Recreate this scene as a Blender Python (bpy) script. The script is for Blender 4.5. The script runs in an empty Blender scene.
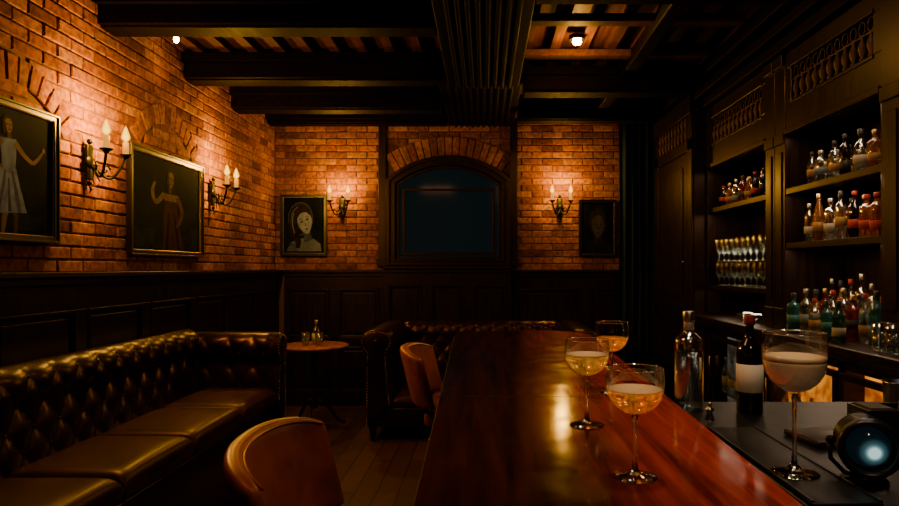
import bpy, bmesh, math, random
from mathutils import Matrix, Vector
random.seed(7)
SC=bpy.context.scene
COL=SC.collection
H=1.45
ZC=3.08
XL,XR,YB,YF=-2.23,2.25,6.9,-1.2
pi=math.pi

# ---------------------------------------------------------------- materials
def newmat(name):
    m=bpy.data.materials.new(name); m.use_nodes=True
    return m, m.node_tree, m.node_tree.nodes['Principled BSDF']
def plain(name,col,rough=.5,metal=0,emit=None,es=0,trans=0,coat=0,bump=0,bscale=200,ior=1.45,spec=.5):
    m,nt,b=newmat(name)
    b.inputs['Base Color'].default_value=(*col,1); b.inputs['Roughness'].default_value=rough
    b.inputs['Metallic'].default_value=metal; b.inputs['Transmission Weight'].default_value=trans
    b.inputs['Coat Weight'].default_value=coat; b.inputs['IOR'].default_value=ior; b.inputs['Specular IOR Level'].default_value=spec
    if emit: b.inputs['Emission Color'].default_value=(*emit,1); b.inputs['Emission Strength'].default_value=es
    tc=nt.nodes.new('ShaderNodeTexCoord'); no=nt.nodes.new('ShaderNodeTexNoise'); no.inputs['Scale'].default_value=bscale if bump else 12
    nt.links.new(tc.outputs['Object'],no.inputs['Vector'])
    if bump:
        bu=nt.nodes.new('ShaderNodeBump'); bu.inputs['Strength'].default_value=bump; bu.inputs['Distance'].default_value=.002
        nt.links.new(no.outputs['Fac'],bu.inputs['Height']); nt.links.new(bu.outputs['Normal'],b.inputs['Normal'])
    else:
        mr=nt.nodes.new('ShaderNodeMapRange'); mr.inputs['To Min'].default_value=max(0.0,rough*.85); mr.inputs['To Max'].default_value=min(1,rough*1.15)
        nt.links.new(no.outputs['Fac'],mr.inputs['Value']); nt.links.new(mr.outputs['Result'],b.inputs['Roughness'])
    return m
def wood(name,c1,c2,rough=.4,scale=(12,1.2,12),bump=.15,coat=0,spec=.3,tint=(1,.66,.5)):
    m,nt,b=newmat(name); N=nt.nodes.new; L=nt.links.new
    tc=N('ShaderNodeTexCoord'); mp=N('ShaderNodeMapping'); mp.inputs['Scale'].default_value=scale
    no=N('ShaderNodeTexNoise'); no.inputs['Scale'].default_value=3; no.inputs['Detail'].default_value=8; no.inputs['Distortion'].default_value=.6
    cr=N('ShaderNodeValToRGB'); cr.color_ramp.elements[0].color=(*c1,1); cr.color_ramp.elements[1].color=(*c2,1)
    cr.color_ramp.elements[0].position=.3; cr.color_ramp.elements[1].position=.7
    L(tc.outputs['Object'],mp.inputs['Vector']); L(mp.outputs['Vector'],no.inputs['Vector']); L(no.outputs['Fac'],cr.inputs['Fac']); L(cr.outputs['Color'],b.inputs['Base Color'])
    bu=N('ShaderNodeBump'); bu.inputs['Strength'].default_value=bump; bu.inputs['Distance'].default_value=.003
    L(no.outputs['Fac'],bu.inputs['Height']); L(bu.outputs['Normal'],b.inputs['Normal'])
    mr=N('ShaderNodeMapRange'); mr.inputs['To Min'].default_value=rough*.75; mr.inputs['To Max'].default_value=min(1,rough*1.3)
    L(no.outputs['Fac'],mr.inputs['Value']); L(mr.outputs['Result'],b.inputs['Roughness'])
    b.inputs['Coat Weight'].default_value=coat; b.inputs['Coat Roughness'].default_value=.12; b.inputs['Specular IOR Level'].default_value=spec
    b.inputs['Specular Tint'].default_value=(*tint,1)
    return m
def leather(name,c1,c2,rough=.32,spec=.5,tint=(1,.46,.48)):
    m,nt,b=newmat(name); N=nt.nodes.new; L=nt.links.new
    tc=N('ShaderNodeTexCoord'); no=N('ShaderNodeTexNoise'); no.inputs['Scale'].default_value=5; no.inputs['Detail'].default_value=4
    cr=N('ShaderNodeValToRGB'); cr.color_ramp.elements[0].color=(*c1,1); cr.color_ramp.elements[1].color=(*c2,1)
    cr.color_ramp.elements[0].position=.35; cr.color_ramp.elements[1].position=.65
    vo=N('ShaderNodeTexVoronoi'); vo.inputs['Scale'].default_value=220
    bu=N('ShaderNodeBump'); bu.inputs['Strength'].default_value=.10; bu.inputs['Distance'].default_value=.0006
    L(tc.outputs['Object'],no.inputs['Vector']); L(tc.outputs['Object'],vo.inputs['Vector'])
    L(no.outputs['Fac'],cr.inputs['Fac']); L(cr.outputs['Color'],b.inputs['Base Color'])
    L(vo.outputs['Distance'],bu.inputs['Height'])
    b2=N('ShaderNodeBump'); b2.inputs['Strength'].default_value=.25; b2.inputs['Distance'].default_value=.014
    L(no.outputs['Fac'],b2.inputs['Height']); L(bu.outputs['Normal'],b2.inputs['Normal']); L(b2.outputs['Normal'],b.inputs['Normal'])
    mr=N('ShaderNodeMapRange'); mr.inputs['To Min'].default_value=rough*.85; mr.inputs['To Max'].default_value=rough*1.25
    L(no.outputs['Fac'],mr.inputs['Value']); L(mr.outputs['Result'],b.inputs['Roughness'])
    b.inputs['Specular IOR Level'].default_value=spec; b.inputs['Specular Tint'].default_value=(*tint,1)
    return m
def glassmat(name,tint=(1,1,1),gloss=.10,edge=.55,rough=.03,gcol=(1,1,1),blend=.30):
    m,nt,b=newmat(name); N=nt.nodes.new; L=nt.links.new
    nt.nodes.remove(b); out=nt.nodes['Material Output']
    tr=N('ShaderNodeBsdfTransparent'); tr.inputs['Color'].default_value=(*tint,1)
    gl=N('ShaderNodeBsdfGlossy'); gl.inputs['Roughness'].default_value=rough; gl.inputs['Color'].default_value=(*gcol,1)
    lw=N('ShaderNodeLayerWeight'); lw.inputs['Blend'].default_value=blend
    mr=N('ShaderNodeMapRange'); mr.inputs['To Min'].default_value=gloss; mr.inputs['To Max'].default_value=edge
    mx=N('ShaderNodeMixShader')
    L(lw.outputs['Facing'],mr.inputs['Value']); L(mr.outputs['Result'],mx.inputs['Fac']); L(tr.outputs[0],mx.inputs[1]); L(gl.outputs[0],mx.inputs[2]); L(mx.outputs[0],out.inputs['Surface'])
    return m
def brickmat():
    m,nt,b=newmat('brick_clay'); N=nt.nodes.new; L=nt.links.new
    ge=N('ShaderNodeNewGeometry'); cr=N('ShaderNodeValToRGB'); e=cr.color_ramp.elements
    e[0].color=(.15,.052,.015,1); e[1].color=(.52,.235,.065,1)
    for p,c in ((.3,(.29,.098,.025,1)),(.6,(.42,.155,.038,1)),(.85,(.35,.14,.045,1))):
        x=e.new(p); x.color=c
    L(ge.outputs['Random Per Island'],cr.inputs['Fac'])
    tc=N('ShaderNodeTexCoord'); no=N('ShaderNodeTexNoise'); no.inputs['Scale'].default_value=28; no.inputs['Detail'].default_value=8
    L(tc.outputs['Object'],no.inputs['Vector'])
    n3=N('ShaderNodeTexNoise'); n3.inputs['Scale'].default_value=2.2; n3.inputs['Detail'].default_value=4; L(tc.outputs['Object'],n3.inputs['Vector'])
    mx=N('ShaderNodeMix'); mx.data_type='RGBA'; mx.blend_type='MULTIPLY'; mx.inputs['Factor'].default_value=.8
    cr2=N('ShaderNodeValToRGB'); cr2.color_ramp.elements[0].color=(.34,.29,.27,1); cr2.color_ramp.elements[0].position=.35; cr2.color_ramp.elements[1].position=.62
    L(no.outputs['Fac'],cr2.inputs['Fac']); L(cr.outputs['Color'],mx.inputs['A']); L(cr2.outputs['Color'],mx.inputs['B'])
    m2=N('ShaderNodeMix'); m2.data_type='RGBA'; m2.blend_type='MULTIPLY'; m2.inputs['Factor'].default_value=.7
    cr3=N('ShaderNodeValToRGB'); cr3.color_ramp.elements[0].color=(.42,.39,.36,1); cr3.color_ramp.elements[0].position=.38; cr3.color_ramp.elements[1].position=.6
    L(n3.outputs['Fac'],cr3.inputs['Fac']); L(mx.outputs['Result'],m2.inputs['A']); L(cr3.outputs['Color'],m2.inputs['B'])
    L(m2.outputs['Result'],b.inputs['Base Color']); b.inputs['Roughness'].default_value=.85; b.inputs['Specular IOR Level'].default_value=.05
    bu=N('ShaderNodeBump'); bu.inputs['Strength'].default_value=.7; bu.inputs['Distance'].default_value=.006
    L(no.outputs['Fac'],bu.inputs['Height']); L(bu.outputs['Normal'],b.inputs['Normal'])
    return m
BRICK=brickmat()
MORTAR=plain('mortar',(.13,.062,.024),.9,bump=.8,bscale=60,spec=.1)
DWOOD=wood('dark_stained_wood',(.005,.0028,.0025),(.015,.007,.005),.36)
DWOODV=wood('dark_stained_wood_vertical',(.005,.0028,.0025),(.016,.0075,.0052),.34,scale=(12,12,1.2))
BEAM=wood('black_oak_beam',(.0018,.0012,.0012),(.0050,.0027,.0022),.55,spec=.06,tint=(1,.5,.4))
PLANK=wood('ceiling_planks',(.045,.014,.005),(.13,.042,.013),.6,scale=(14,1,14),spec=.15)
TBL=wood('walnut_table',(.18,.05,.02),(.36,.12,.045),.3)
SPIN=wood('carved_spindles',(.06,.032,.018),(.12,.06,.03),.4)
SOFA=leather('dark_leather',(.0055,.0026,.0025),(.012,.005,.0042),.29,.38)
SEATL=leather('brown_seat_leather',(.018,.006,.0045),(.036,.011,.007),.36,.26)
TAN=leather('cognac_leather',(.14,.030,.008),(.44,.10,.025),.34,.45,(1,.6,.45))
BRASS=plain('aged_brass',(.45,.27,.10),.35,metal=1)
IRON=plain('black_iron',(.012,.010,.009),.4,metal=.7)
STEEL=plain('steel',(.5,.5,.5),.22,metal=1)
CANDLE=plain('candle_tube',(.03,.008,.001),.7,emit=(1,.34,.02),es=1.3,spec=.1)
def flamemat():
    m,nt,b=newmat('flame_glow'); N=nt.nodes.new; L=nt.links.new
    lw=N('ShaderNodeLayerWeight'); lw.inputs['Blend'].default_value=.55
    cr=N('ShaderNodeValToRGB'); cr.color_ramp.elements[0].color=(1,.56,.03,1); cr.color_ramp.elements[1].color=(.35,.10,.0,1); cr.color_ramp.elements[1].position=.65
    L(lw.outputs['Facing'],cr.inputs['Fac']); L(cr.outputs['Color'],b.inputs['Emission Color']); b.inputs['Emission Strength'].default_value=4.5
    b.inputs['Base Color'].default_value=(0,0,0,1); b.inputs['Specular IOR Level'].default_value=0; b.inputs['Roughness'].default_value=1
    return m
FLAME=flamemat()
LAMPE=plain('lamp_glow',(.02,.01,0),1,emit=(1,.66,.22),es=60,spec=0)
GLASS=glassmat('clear_glass',(1,1,1),.06,1.0,.02,blend=.34)
RGLASS=plain('solid_clear_glass',(1,1,1),0,trans=1,ior=1.48)
GLASSB=glassmat('clear_bottle_glass',(.94,.97,.98),.24,1.0,.08,(.92,.97,1),.48)
GOLD=plain('picture_frame_wood',(.03,.017,.009),.35,metal=.3)
FRAMEB=plain('picture_frame_black',(.008,.007,.006),.3)
BLACK=plain('black_plastic',(.010,.010,.011),.3)
STONE=plain('dark_stone',(.007,.008,.010),.38,spec=.25)
RUBBER=plain('rubber_mat',(.006,.008,.010),.45,spec=.3)
CURT=plain('curtain_velvet',(.012,.024,.044),.9,spec=.1)
GLASSW=plain('window_glass_dark',(.003,.006,.008),.08,emit=(.25,.65,.8),es=.007)  # faint teal emission stands in for reflections in the pane

def floormat():
    m,nt,b=newmat('floor_boards'); N=nt.nodes.new; L=nt.links.new
    tc=N('ShaderNodeTexCoord'); mp=N('ShaderNodeMapping'); mp.inputs['Rotation'].default_value=(0,0,pi/2)
    br=N('ShaderNodeTexBrick'); br.inputs['Scale'].default_value=1; br.inputs['Brick Width'].default_value=1.4; br.inputs['Row Height'].default_value=.14; br.inputs['Mortar Size'].default_value=.004
    br.inputs['Color1'].default_value=(.055,.019,.009,1); br.inputs['Color2'].default_value=(.09,.033,.014,1); br.inputs['Mortar'].default_value=(.008,.005,.003,1)
    L(tc.outputs['Object'],mp.inputs['Vector']); L(mp.outputs['Vector'],br.inputs['Vector'])
    no=N('ShaderNodeTexNoise'); no.inputs['Scale'].default_value=14; no.inputs['Detail'].default_value=6; L(tc.outputs['Object'],no.inputs['Vector'])
    mx=N('ShaderNodeMix'); mx.data_type='RGBA'; mx.blend_type='MULTIPLY'; mx.inputs['Factor'].default_value=.6
    L(br.outputs['Color'],mx.inputs['A']); L(no.outputs['Fac'],mx.inputs['B']); L(mx.outputs['Result'],b.inputs['Base Color']); b.inputs['Roughness'].default_value=.5; b.inputs['Specular IOR Level'].default_value=.25
    bu=N('ShaderNodeBump'); bu.inputs['Strength'].default_value=.3; bu.inputs['Distance'].default_value=.003; L(br.outputs['Fac'],bu.inputs['Height']); bu.invert=True; L(bu.outputs['Normal'],b.inputs['Normal'])
    return m
FLOOR=floormat()
def barmat():
    m,nt,b=newmat('bar_top_wood'); N=nt.nodes.new; L=nt.links.new
    tc=N('ShaderNodeTexCoord'); mp=N('ShaderNodeMapping'); mp.inputs['Scale'].default_value=(16,1.1,16); mp.inputs['Rotation'].default_value=(0,0,.03)
    no=N('ShaderNodeTexNoise'); no.inputs['Scale'].default_value=2; no.inputs['Detail'].default_value=7; no.inputs['Distortion'].default_value=.5
    L(tc.outputs['Object'],mp.inputs['Vector']); L(mp.outputs['Vector'],no.inputs['Vector'])
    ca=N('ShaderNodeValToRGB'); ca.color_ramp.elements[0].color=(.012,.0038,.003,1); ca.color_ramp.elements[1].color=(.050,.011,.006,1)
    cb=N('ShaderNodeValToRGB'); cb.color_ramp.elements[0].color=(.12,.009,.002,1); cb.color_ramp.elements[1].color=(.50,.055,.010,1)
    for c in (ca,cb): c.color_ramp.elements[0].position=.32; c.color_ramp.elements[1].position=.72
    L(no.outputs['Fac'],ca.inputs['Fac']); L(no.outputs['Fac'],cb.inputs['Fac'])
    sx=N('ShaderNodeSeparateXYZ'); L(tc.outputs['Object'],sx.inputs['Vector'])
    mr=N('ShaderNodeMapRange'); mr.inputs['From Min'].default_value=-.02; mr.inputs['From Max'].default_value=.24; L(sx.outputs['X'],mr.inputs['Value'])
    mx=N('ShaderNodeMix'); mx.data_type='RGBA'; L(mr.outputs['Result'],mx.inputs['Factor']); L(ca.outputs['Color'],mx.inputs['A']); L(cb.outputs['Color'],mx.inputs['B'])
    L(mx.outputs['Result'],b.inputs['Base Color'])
    n2=N('ShaderNodeTexNoise'); n2.inputs['Scale'].default_value=11; n2.inputs['Detail'].default_value=8; L(tc.outputs['Object'],n2.inputs['Vector'])
    r2=N('ShaderNodeMapRange'); r2.inputs['From Min'].default_value=.38; r2.inputs['From Max'].default_value=.66; r2.inputs['To Min'].default_value=.09; r2.inputs['To Max'].default_value=.17
    L(n2.outputs['Fac'],r2.inputs['Value']); L(r2.outputs['Result'],b.inputs['Roughness'])
    bu2=N('ShaderNodeBump'); bu2.inputs['Strength'].default_value=.04; bu2.inputs['Distance'].default_value=.001; L(no.outputs['Fac'],bu2.inputs['Height'])
    bu3=N('ShaderNodeBump'); bu3.inputs['Strength'].default_value=.04; bu3.inputs['Distance'].default_value=.002; L(n2.outputs['Fac'],bu3.inputs['Height']); L(bu2.outputs['Normal'],bu3.inputs['Normal'])
    L(bu3.outputs['Normal'],b.inputs['Normal']); b.inputs['Specular Tint'].default_value=(1,.40,.18,1); b.inputs['Specular IOR Level'].default_value=.30; b.inputs['IOR'].default_value=1.16
    return m
BARTOP=barmat()

# ---------------------------------------------------------------- mesh builder
class MB:
    def __init__(s): s.v=[];s.f=[];s.m=[];s.s=[]
    def add(s,vs,fs,mi=0,sm=False,M=None):
        o=len(s.v)
        for p in vs:
            p=Vector(p)
            if M is not None: p=M@p
            s.v.append(tuple(p))
        for f in fs: s.f.append(tuple(i+o for i in f)); s.m.append(mi); s.s.append(sm)
    def box(s,x0,x1,y0,y1,z0,z1,mi=0,M=None):
        vs=[(x,y,z) for x in (x0,x1) for y in (y0,y1) for z in (z0,z1)]
        s.add(vs,[(0,1,3,2),(4,6,7,5),(0,4,5,1),(2,3,7,6),(0,2,6,4),(1,5,7,3)],mi,False,M)
    def lathe(s,prof,n=24,c=(0,0,0),mi=0,M=None,sm=True):
        vs=[];fs=[];rings=[]
        for r,z in prof:
            if r<1e-6: rings.append([len(vs)]); vs.append((c[0],c[1],c[2]+z))
            else:
                rings.append(list(range(len(vs),len(vs)+n)))
                for k in range(n):
                    a=2*pi*k/n; vs.append((c[0]+r*math.cos(a),c[1]+r*math.sin(a),c[2]+z))
        for A,B in zip(rings,rings[1:]):
            for k in range(n):
                k2=(k+1)%n
                if len(A)==1 and len(B)==1: continue
                if len(A)==1: fs.append((A[0],B[k],B[k2]))
                elif len(B)==1: fs.append((A[k],A[k2],B[0]))
                else: fs.append((A[k],A[k2],B[k2],B[k]))
        s.add(vs,fs,mi,sm,M)
    def tube(s,pts,rad,n=8,mi=0,M=None):
        pts=[Vector(p) for p in pts]; vs=[];fs=[]
        up=Vector((0,0,1))
        for i,p in enumerate(pts):
            t=(pts[min(i+1,len(pts)-1)]-pts[max(i-1,0)]).normalized()
            a=t.cross(up)
            if a.length<.05: a=t.cross(Vector((1,0,0)))
            a.normalize(); b=a.cross(t)
            r=rad[i] if isinstance(rad,(list,tuple)) else rad
            for k in range(n):
                q=2*pi*k/n; vs.append(p+a*r*math.cos(q)+b*r*math.sin(q))
        for i in range(len(pts)-1):
            for k in range(n):
                k2=(k+1)%n; fs.append((i*n+k,i*n+k2,(i+1)*n+k2,(i+1)*n+k))
        fs.append(tuple(range(n))[::-1]); fs.append(tuple(range((len(pts)-1)*n,len(pts)*n)))
        s.add(vs,fs,mi,True,M)
    def ball(s,c,r,mi=0,n=8,sz=1,M=None):
        s.lathe([(r*math.sin(pi*k/6),-r*sz*math.cos(pi*k/6)) for k in range(7)],n,c,mi,M)
    def rbox(s,x0,x1,y0,y1,z0,z1,off=.03,seg=4,mi=0,M=None,crown=0):
        bm=bmesh.new(); bmesh.ops.create_cube(bm,size=1)
        bmesh.ops.scale(bm,vec=(x1-x0,y1-y0,z1-z0),verts=bm.verts)
        bmesh.ops.bevel(bm,geom=list(bm.edges),offset=off,segments=seg,profile=.5,affect='EDGES')
        cx,cy,cz=(x0+x1)/2,(y0+y1)/2,(z0+z1)/2
        bm.verts.ensure_lookup_table(); bm.verts.index_update()
        vs=[(v.co.x+cx,v.co.y+cy,v.co.z+cz) for v in bm.verts]; fs=[tuple(v.index for v in f.verts) for f in bm.faces]
        bm.free(); s.add(vs,fs,mi,True,M)
    def pillow(s,x0,x1,y0,y1,z0,z1,crown=.02,p=.22,nu=28,nv=20,mi=0):
        vs=[];fs=[]; cx,cy=(x0+x1)/2,(y0+y1)/2; hx,hy=(x1-x0)/2,(y1-y0)/2; zc=(z0+z1)/2; hz=(z1-z0)/2
        for side in (1,-1):
            for i in range(nu+1):
                for j in range(nv+1):
                    u=math.sin((2*i/nu-1)*pi/2); v=math.sin((2*j/nv-1)*pi/2)
                    e=(max(0,1-abs(u)**14)*max(0,1-abs(v)**12))**.5
                    c=crown*(1-u*u)*(1-v*v) if side>0 else 0
                    vs.append((cx+hx*u,cy+hy*v,zc+side*hz*e+c))
        m=(nv+1); o=(nu+1)*m
        for i in range(nu):
            for j in range(nv):
                a=i*m+j; fs.append((a,a+1,a+m+1,a+m)); fs.append((o+a,o+a+m,o+a+m+1,o+a+1))
        s.add(vs,fs,mi,True)
    def prism(s,outer,y0,y1,mi=0,M=None):
        n=len(outer); vs=[(x,y0,z) for x,z in outer]+[(x,y1,z) for x,z in outer]
        fs=[tuple(range(n)),tuple(range(n,2*n))[::-1]]+[(k,(k+1)%n,n+(k+1)%n,n+k) for k in range(n)]
        s.add(vs,fs,mi,False,M)
    def ringprism(s,o,i,y0,y1,mi=0,M=None,closed=True):
        n=len(o); vs=[(x,y0,z) for x,z in o]+[(x,y0,z) for x,z in i]+[(x,y1,z) for x,z in o]+[(x,y1,z) for x,z in i]
        fs=[]
        for k in range(n if closed else n-1):
            j=(k+1)%n
            fs+=[(k,j,n+j,n+k),(2*n+k,3*n+k,3*n+j,2*n+j),(k,2*n+k,2*n+j,j),(n+k,n+j,3*n+j,3*n+k)]
        s.add(vs,fs,mi,False,M)
    def obj(s,name,mats,parent=None,loc=(0,0,0),rotz=0,bevel=0,label=None,recalc=True):
        me=bpy.data.meshes.new(name); me.from_pydata(s.v,[],s.f)
        for m in (mats if isinstance(mats,(list,tuple)) else [mats]): me.materials.append(m)
        me.polygons.foreach_set('material_index',s.m); me.polygons.foreach_set('use_smooth',s.s)
        if recalc:
            bm=bmesh.new(); bm.from_mesh(me); bmesh.ops.recalc_face_normals(bm,faces=bm.faces); bm.to_mesh(me); bm.free()
        me.update()
        o=bpy.data.objects.new(name,me); COL.objects.link(o); o.location=loc; o.rotation_euler=(0,0,rotz)
        if parent: o.parent=parent
        if bevel:
            b=o.modifiers.new('bevel','BEVEL'); b.width=bevel; b.segments=2; b.limit_method='ANGLE'
        if label: o['label']=label
        return o
def tag(o,label,cat,group=None):
    o['label']=label; o['category']=cat
    if group: o['group']=group
    return o
def root(name,loc,label,cat,rotz=0,group=None):
    o=bpy.data.objects.new(name,None); COL.objects.link(o); o.location=loc; o.rotation_euler=(0,0,rotz); o.empty_display_size=.1
    return tag(o,label,cat,group)
def struct(o): o['kind']='structure'; return o
def dup(o,loc,rotz=None,label=None,group=None,scale=None):
    def rec(a,par):
        b=a.copy(); COL.objects.link(b)
        if par: b.parent=par
        for ch in list(a.children): rec(ch,b)
        return b
    n=rec(o,None); n.location=loc
    if rotz is not None: n.rotation_euler=(0,0,rotz)
    if label: n['label']=label
    if group: n['group']=group
    if scale: n.scale=(scale,)*3
    return n

# ---------------------------------------------------------------- room shell
mb=MB(); mb.box(XL-.1,XR+.1,YF-.1,YB+.1,-.1,0); struct(mb.obj('floor',FLOOR))
mb=MB(); mb.box(XL-.1,XR+.1,YF-.1,YB+.1,ZC,ZC+.1)
x=XL+.1
while x<XR-.1:
    mb.box(x,x+.07,YF,YB,ZC-.05,ZC+.01); x+=.2
struct(mb.obj('ceiling',PLANK))

def bricks(mb,u0,u1,z0,z1,F,skip,mi=1,base=.0):
    bl,bh,g=.208,.060,.010; z=z0; row=0
    while z+bh<=z1+.02:
        u=u0-(bl+g)*(.5 if row%2 else 0)
        while u<u1:
            a,b=max(u,u0)+g/2,min(u+bl+g,u1)-g/2
            if b-a>.03 and not skip((a+b)/2,z+bh/2):
                d=.007+random.random()*.006; c=.005
                dz=random.uniform(-.0015,.0015)
                r=[(a,z+dz),(b,z+dz),(b,z+bh+dz),(a,z+bh+dz)]
                r2=[(a+c,z+c+dz),(b-c,z+c+dz),(b-c,z+bh-c+dz),(a+c,z+bh-c+dz)]
                vs=[F(p,q,-.004) for p,q in r]+[F(p,q,d-.004) for p,q in r]+[F(p,q,d+random.uniform(-.001,.002)) for p,q in r2]
                fs=[(8,9,10,11)]+[(k,(k+1)%4,4+(k+1)%4,4+k) for k in range(4)]+[(4+k,4+(k+1)%4,8+(k+1)%4,8+k) for k in range(4)]
                mb.add(vs,fs,mi)
            u+=bl+g
        z+=bh+g; row+=1
def voussoirs(mb,cu,cz,r0,r1,a0,a1,F,mi=0,d=.022):
    am=(r0+r1)/2; n=int((a1-a0)*am/.075); st=(a1-a0)/n
    for k in range(n):
        t0=a0+k*st+.006/am; t1=a0+(k+1)*st-.006/am
        P=[(cu+r*math.sin(t),cz+r*math.cos(t)) for r,t in ((r0,t0),(r0,t1),(r1,t1),(r1,t0))]
        m=(sum(p[0] for p in P)/4,sum(p[1] for p in P)/4)
        Q=[(m[0]+(p[0]-m[0])*.9,m[1]+(p[1]-m[1])*.94) for p in P]
        dd=d+random.random()*.005
        vs=[F(p,q,0) for p,q in P]+[F(p,q,dd-.005) for p,q in P]+[F(p,q,dd) for p,q in Q]
        mb.add(vs,[(8,9,10,11)]+[(k2,(k2+1)%4,4+(k2+1)%4,4+k2) for k2 in range(4)]+[(4+k2,4+(k2+1)%4,8+(k2+1)%4,8+k2) for k2 in range(4)],mi)
FB=lambda u,z,d:(u,YB-d,z)
FL=lambda u,z,d:(XL+d,u,z)
ACX,ACZ,AR0,AR1=-.385,H+.19,1.0,1.2
def skipB(u,z):
    du=u-ACX
    if abs(du)>.72: return False
    if z<ACZ+math.sqrt(max(0,AR1**2-du*du))-.04: return True
    return False
mb=MB(); mb.box(XL-.1,XR+.1,YB,YB+.1,0,ZC); bricks(mb,XL,XR-.4,H-.02,ZC,FB,skipB)
struct(mb.obj('wall_back',[MORTAR,BRICK]))
mb=MB(); voussoirs(mb,ACX,ACZ,AR0,AR1,-.60,.60,FB); 
mb.ringprism([(ACX+1.19*math.sin(-.6+.05*k),ACZ+1.19*math.cos(-.6+.05*k)) for k in range(25)],[(ACX+1.0*math.sin(-.6+.05*k),ACZ+1.0*math.cos(-.6+.05*k)) for k in range(25)],YB-.012,YB-.001,1,closed=False)
struct(mb.obj('trim_1',[BRICK,MORTAR]))
LARCH=[(4.55,H+.56,.44,.57),(3.05,H+.44,.44,.57)]
def skipL(u,z):
    for cu,cz,r0,r1 in LARCH:
        r=math.hypot(u-cu,z-cz); t=math.atan2(abs(u-cu),z-cz)
        if r0+.01<r<r1-.0 and t<1.0: return True
    return False
mb=MB(); mb.box(XL-.1,XL,YF-.1,YB,0,ZC); bricks(mb,YF,YB-.02,H-.02,ZC,FL,skipL)
struct(mb.obj('wall_left',[MORTAR,BRICK]))
mb=MB()
for cu,cz,r0,r1 in LARCH: voussoirs(mb,cu,cz,r0,r1,-1.0,1.0,FL,d=.011)
struct(mb.obj('trim_2',BRICK))
mb=MB(); mb.box(XR,XR+.1,YF-.1,YB,0,ZC); struct(mb.obj('wall_right',DWOOD))
mb=MB(); mb.box(XL,XR,YF-.1,YF,0,ZC); struct(mb.obj('wall_front',DWOOD))

def wbox(mb,F,u0,u1,z0,z1,d0,d1,mi=0):
    vs=[F(u,z,d) for u in (u0,u1) for z in (z0,z1) for d in (d0,d1)]
    mb.add(vs,[(0,1,3,2),(4,6,7,5),(0,4,5,1),(2,3,7,6),(0,2,6,4),(1,5,7,3)],mi)
def wainscot(name,F,u0,u1,n,top,d=0.0):
    mb=MB()
    wbox(mb,F,u0,u1,0,top-.03,0,d+.02)
    wbox(mb,F,u0,u1,0,.16,d+.02,d+.055)
    wbox(mb,F,u0,u1,top-.20,top-.03,d+.02,d+.045)
    wbox(mb,F,u0,u1,top-.07,top-.03,d+.045,d+.065)
    wbox(mb,F,u0,u1,top-.03,top,0,d+.095)
    wbox(mb,F,u0,u1,.62,.72,d+.02,d+.045)
    w=(u1-u0)/n
    for k in range(n+1):
        c=u0+k*w; wbox(mb,F,max(u0,c-.05),min(u1,c+.05),.16,top-.20,d+.02,d+.045)
    for k in range(n):
        a,b=u0+k*w+.05,u0+(k+1)*w-.05
        for z0,z1 in ((.16,.62),(.72,top-.20)):
            wbox(mb,F,a+.045,b-.045,z0+.045,z1-.045,d+.02,d+.036)
            for q in ((a,b,z0,z0+.018),(a,b,z1-.018,z1),(a,a+.018,z0,z1),(b-.018,b,z0,z1)):
                wbox(mb,F,*q,d+.02,d+.052)
    return struct(mb.obj(name,DWOODV,bevel=.005))
wainscot('trim_3',FB,XL+.11,-1.06,2,H-.02)
wainscot('trim_4',FB,-1.055,.275,3,H+.02,.08)
wainscot('trim_5',FB,.28,XR-.42,2,H-.02)
wainscot('trim_6',FL,YF+.01,YB-.005,12,H-.02)
for i,(a,b) in enumerate(((-1.125,-1.045),(.262,.342))):
    mb=MB(); mb.box(a,b,YB-.05,YB,H+.02,ZC-.01); mb.box(a-.015,b+.015,YB-.07,YB,H+.02,H+.10); struct(mb.obj('trim_%d'%(7+i),DWOODV,bevel=.004))
def archpts(hw,r,zb,n=20):
    t=math.asin(hw/r); P=[(ACX-hw,zb)]
    for k in range(n+1):
        a=-t+2*t*k/n; P.append((ACX+r*math.sin(a),ACZ+r*math.cos(a)))
    P.append((ACX+hw,zb)); return P
mb=MB()
mb.ringprism(archpts(.66,.995,H+.021),archpts(.56,.895,H+.09),YB-.07,YB)
mb.ringprism(archpts(.65,.985,H+.03),archpts(.615,.95,H+.05),YB-.10,YB-.07)
mb.ringprism(archpts(.585,.915,H+.07),archpts(.56,.895,H+.09),YB-.09,YB-.07)
mb.ringprism(archpts(.555,.89,H+.095),archpts(.525,.86,H+.12),YB-.04,YB-.005)
mb.prism(archpts(.525,.86,H+.12),YB-.02,YB-.006,1)
R4=lambda q:[(ACX-.49+q,H+.135+q),(ACX+.49-q,H+.135+q),(ACX+.49-q,H+.84-q),(ACX-.49+q,H+.84-q)]
mb.ringprism(R4(0),R4(.026),YB-.036,YB-.019)
struct(mb.obj('window_1',[DWOODV,GLASSW],bevel=.003))

# ---------------------------------------------------------------- beams
def beam(n,x0,x1,y0,y1,z0,z1,flute=0,steps=True,mat=BEAM):
    mb=MB(); mb.box(x0,x1,y0,y1,z0,z1)
    if flute:
        k=int((x1-x0-.06)/.06)
        for i in range(k):
            c=x0+.05+(x1-x0-.1)*(i+.5)/k; mb.box(c-.014,c+.014,y0+.005,y1-.005,z0-.02,z0+.001)
    elif steps:
        mb.box(x0,x1,y0-.03,y1+.03,z1-.07,z1)
        mb.box(x0,x1,y0+.03,y1-.03,z0-.012,z0)
    return struct(mb.obj('trim_%d'%n,mat,bevel=.008))
zb=H+1.40
beam(10,-.28,.26,-.5,4.95,H+1.38,ZC-.05,flute=1)
beam(11,-.38,.30,4.96,YB-.09,H+1.49,ZC-.05,flute=1)
beam(12,XL,-.29,3.72,3.94,zb,ZC-.05)
beam(13,XL,-.29,4.78,5.0,zb,ZC-.05)
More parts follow.
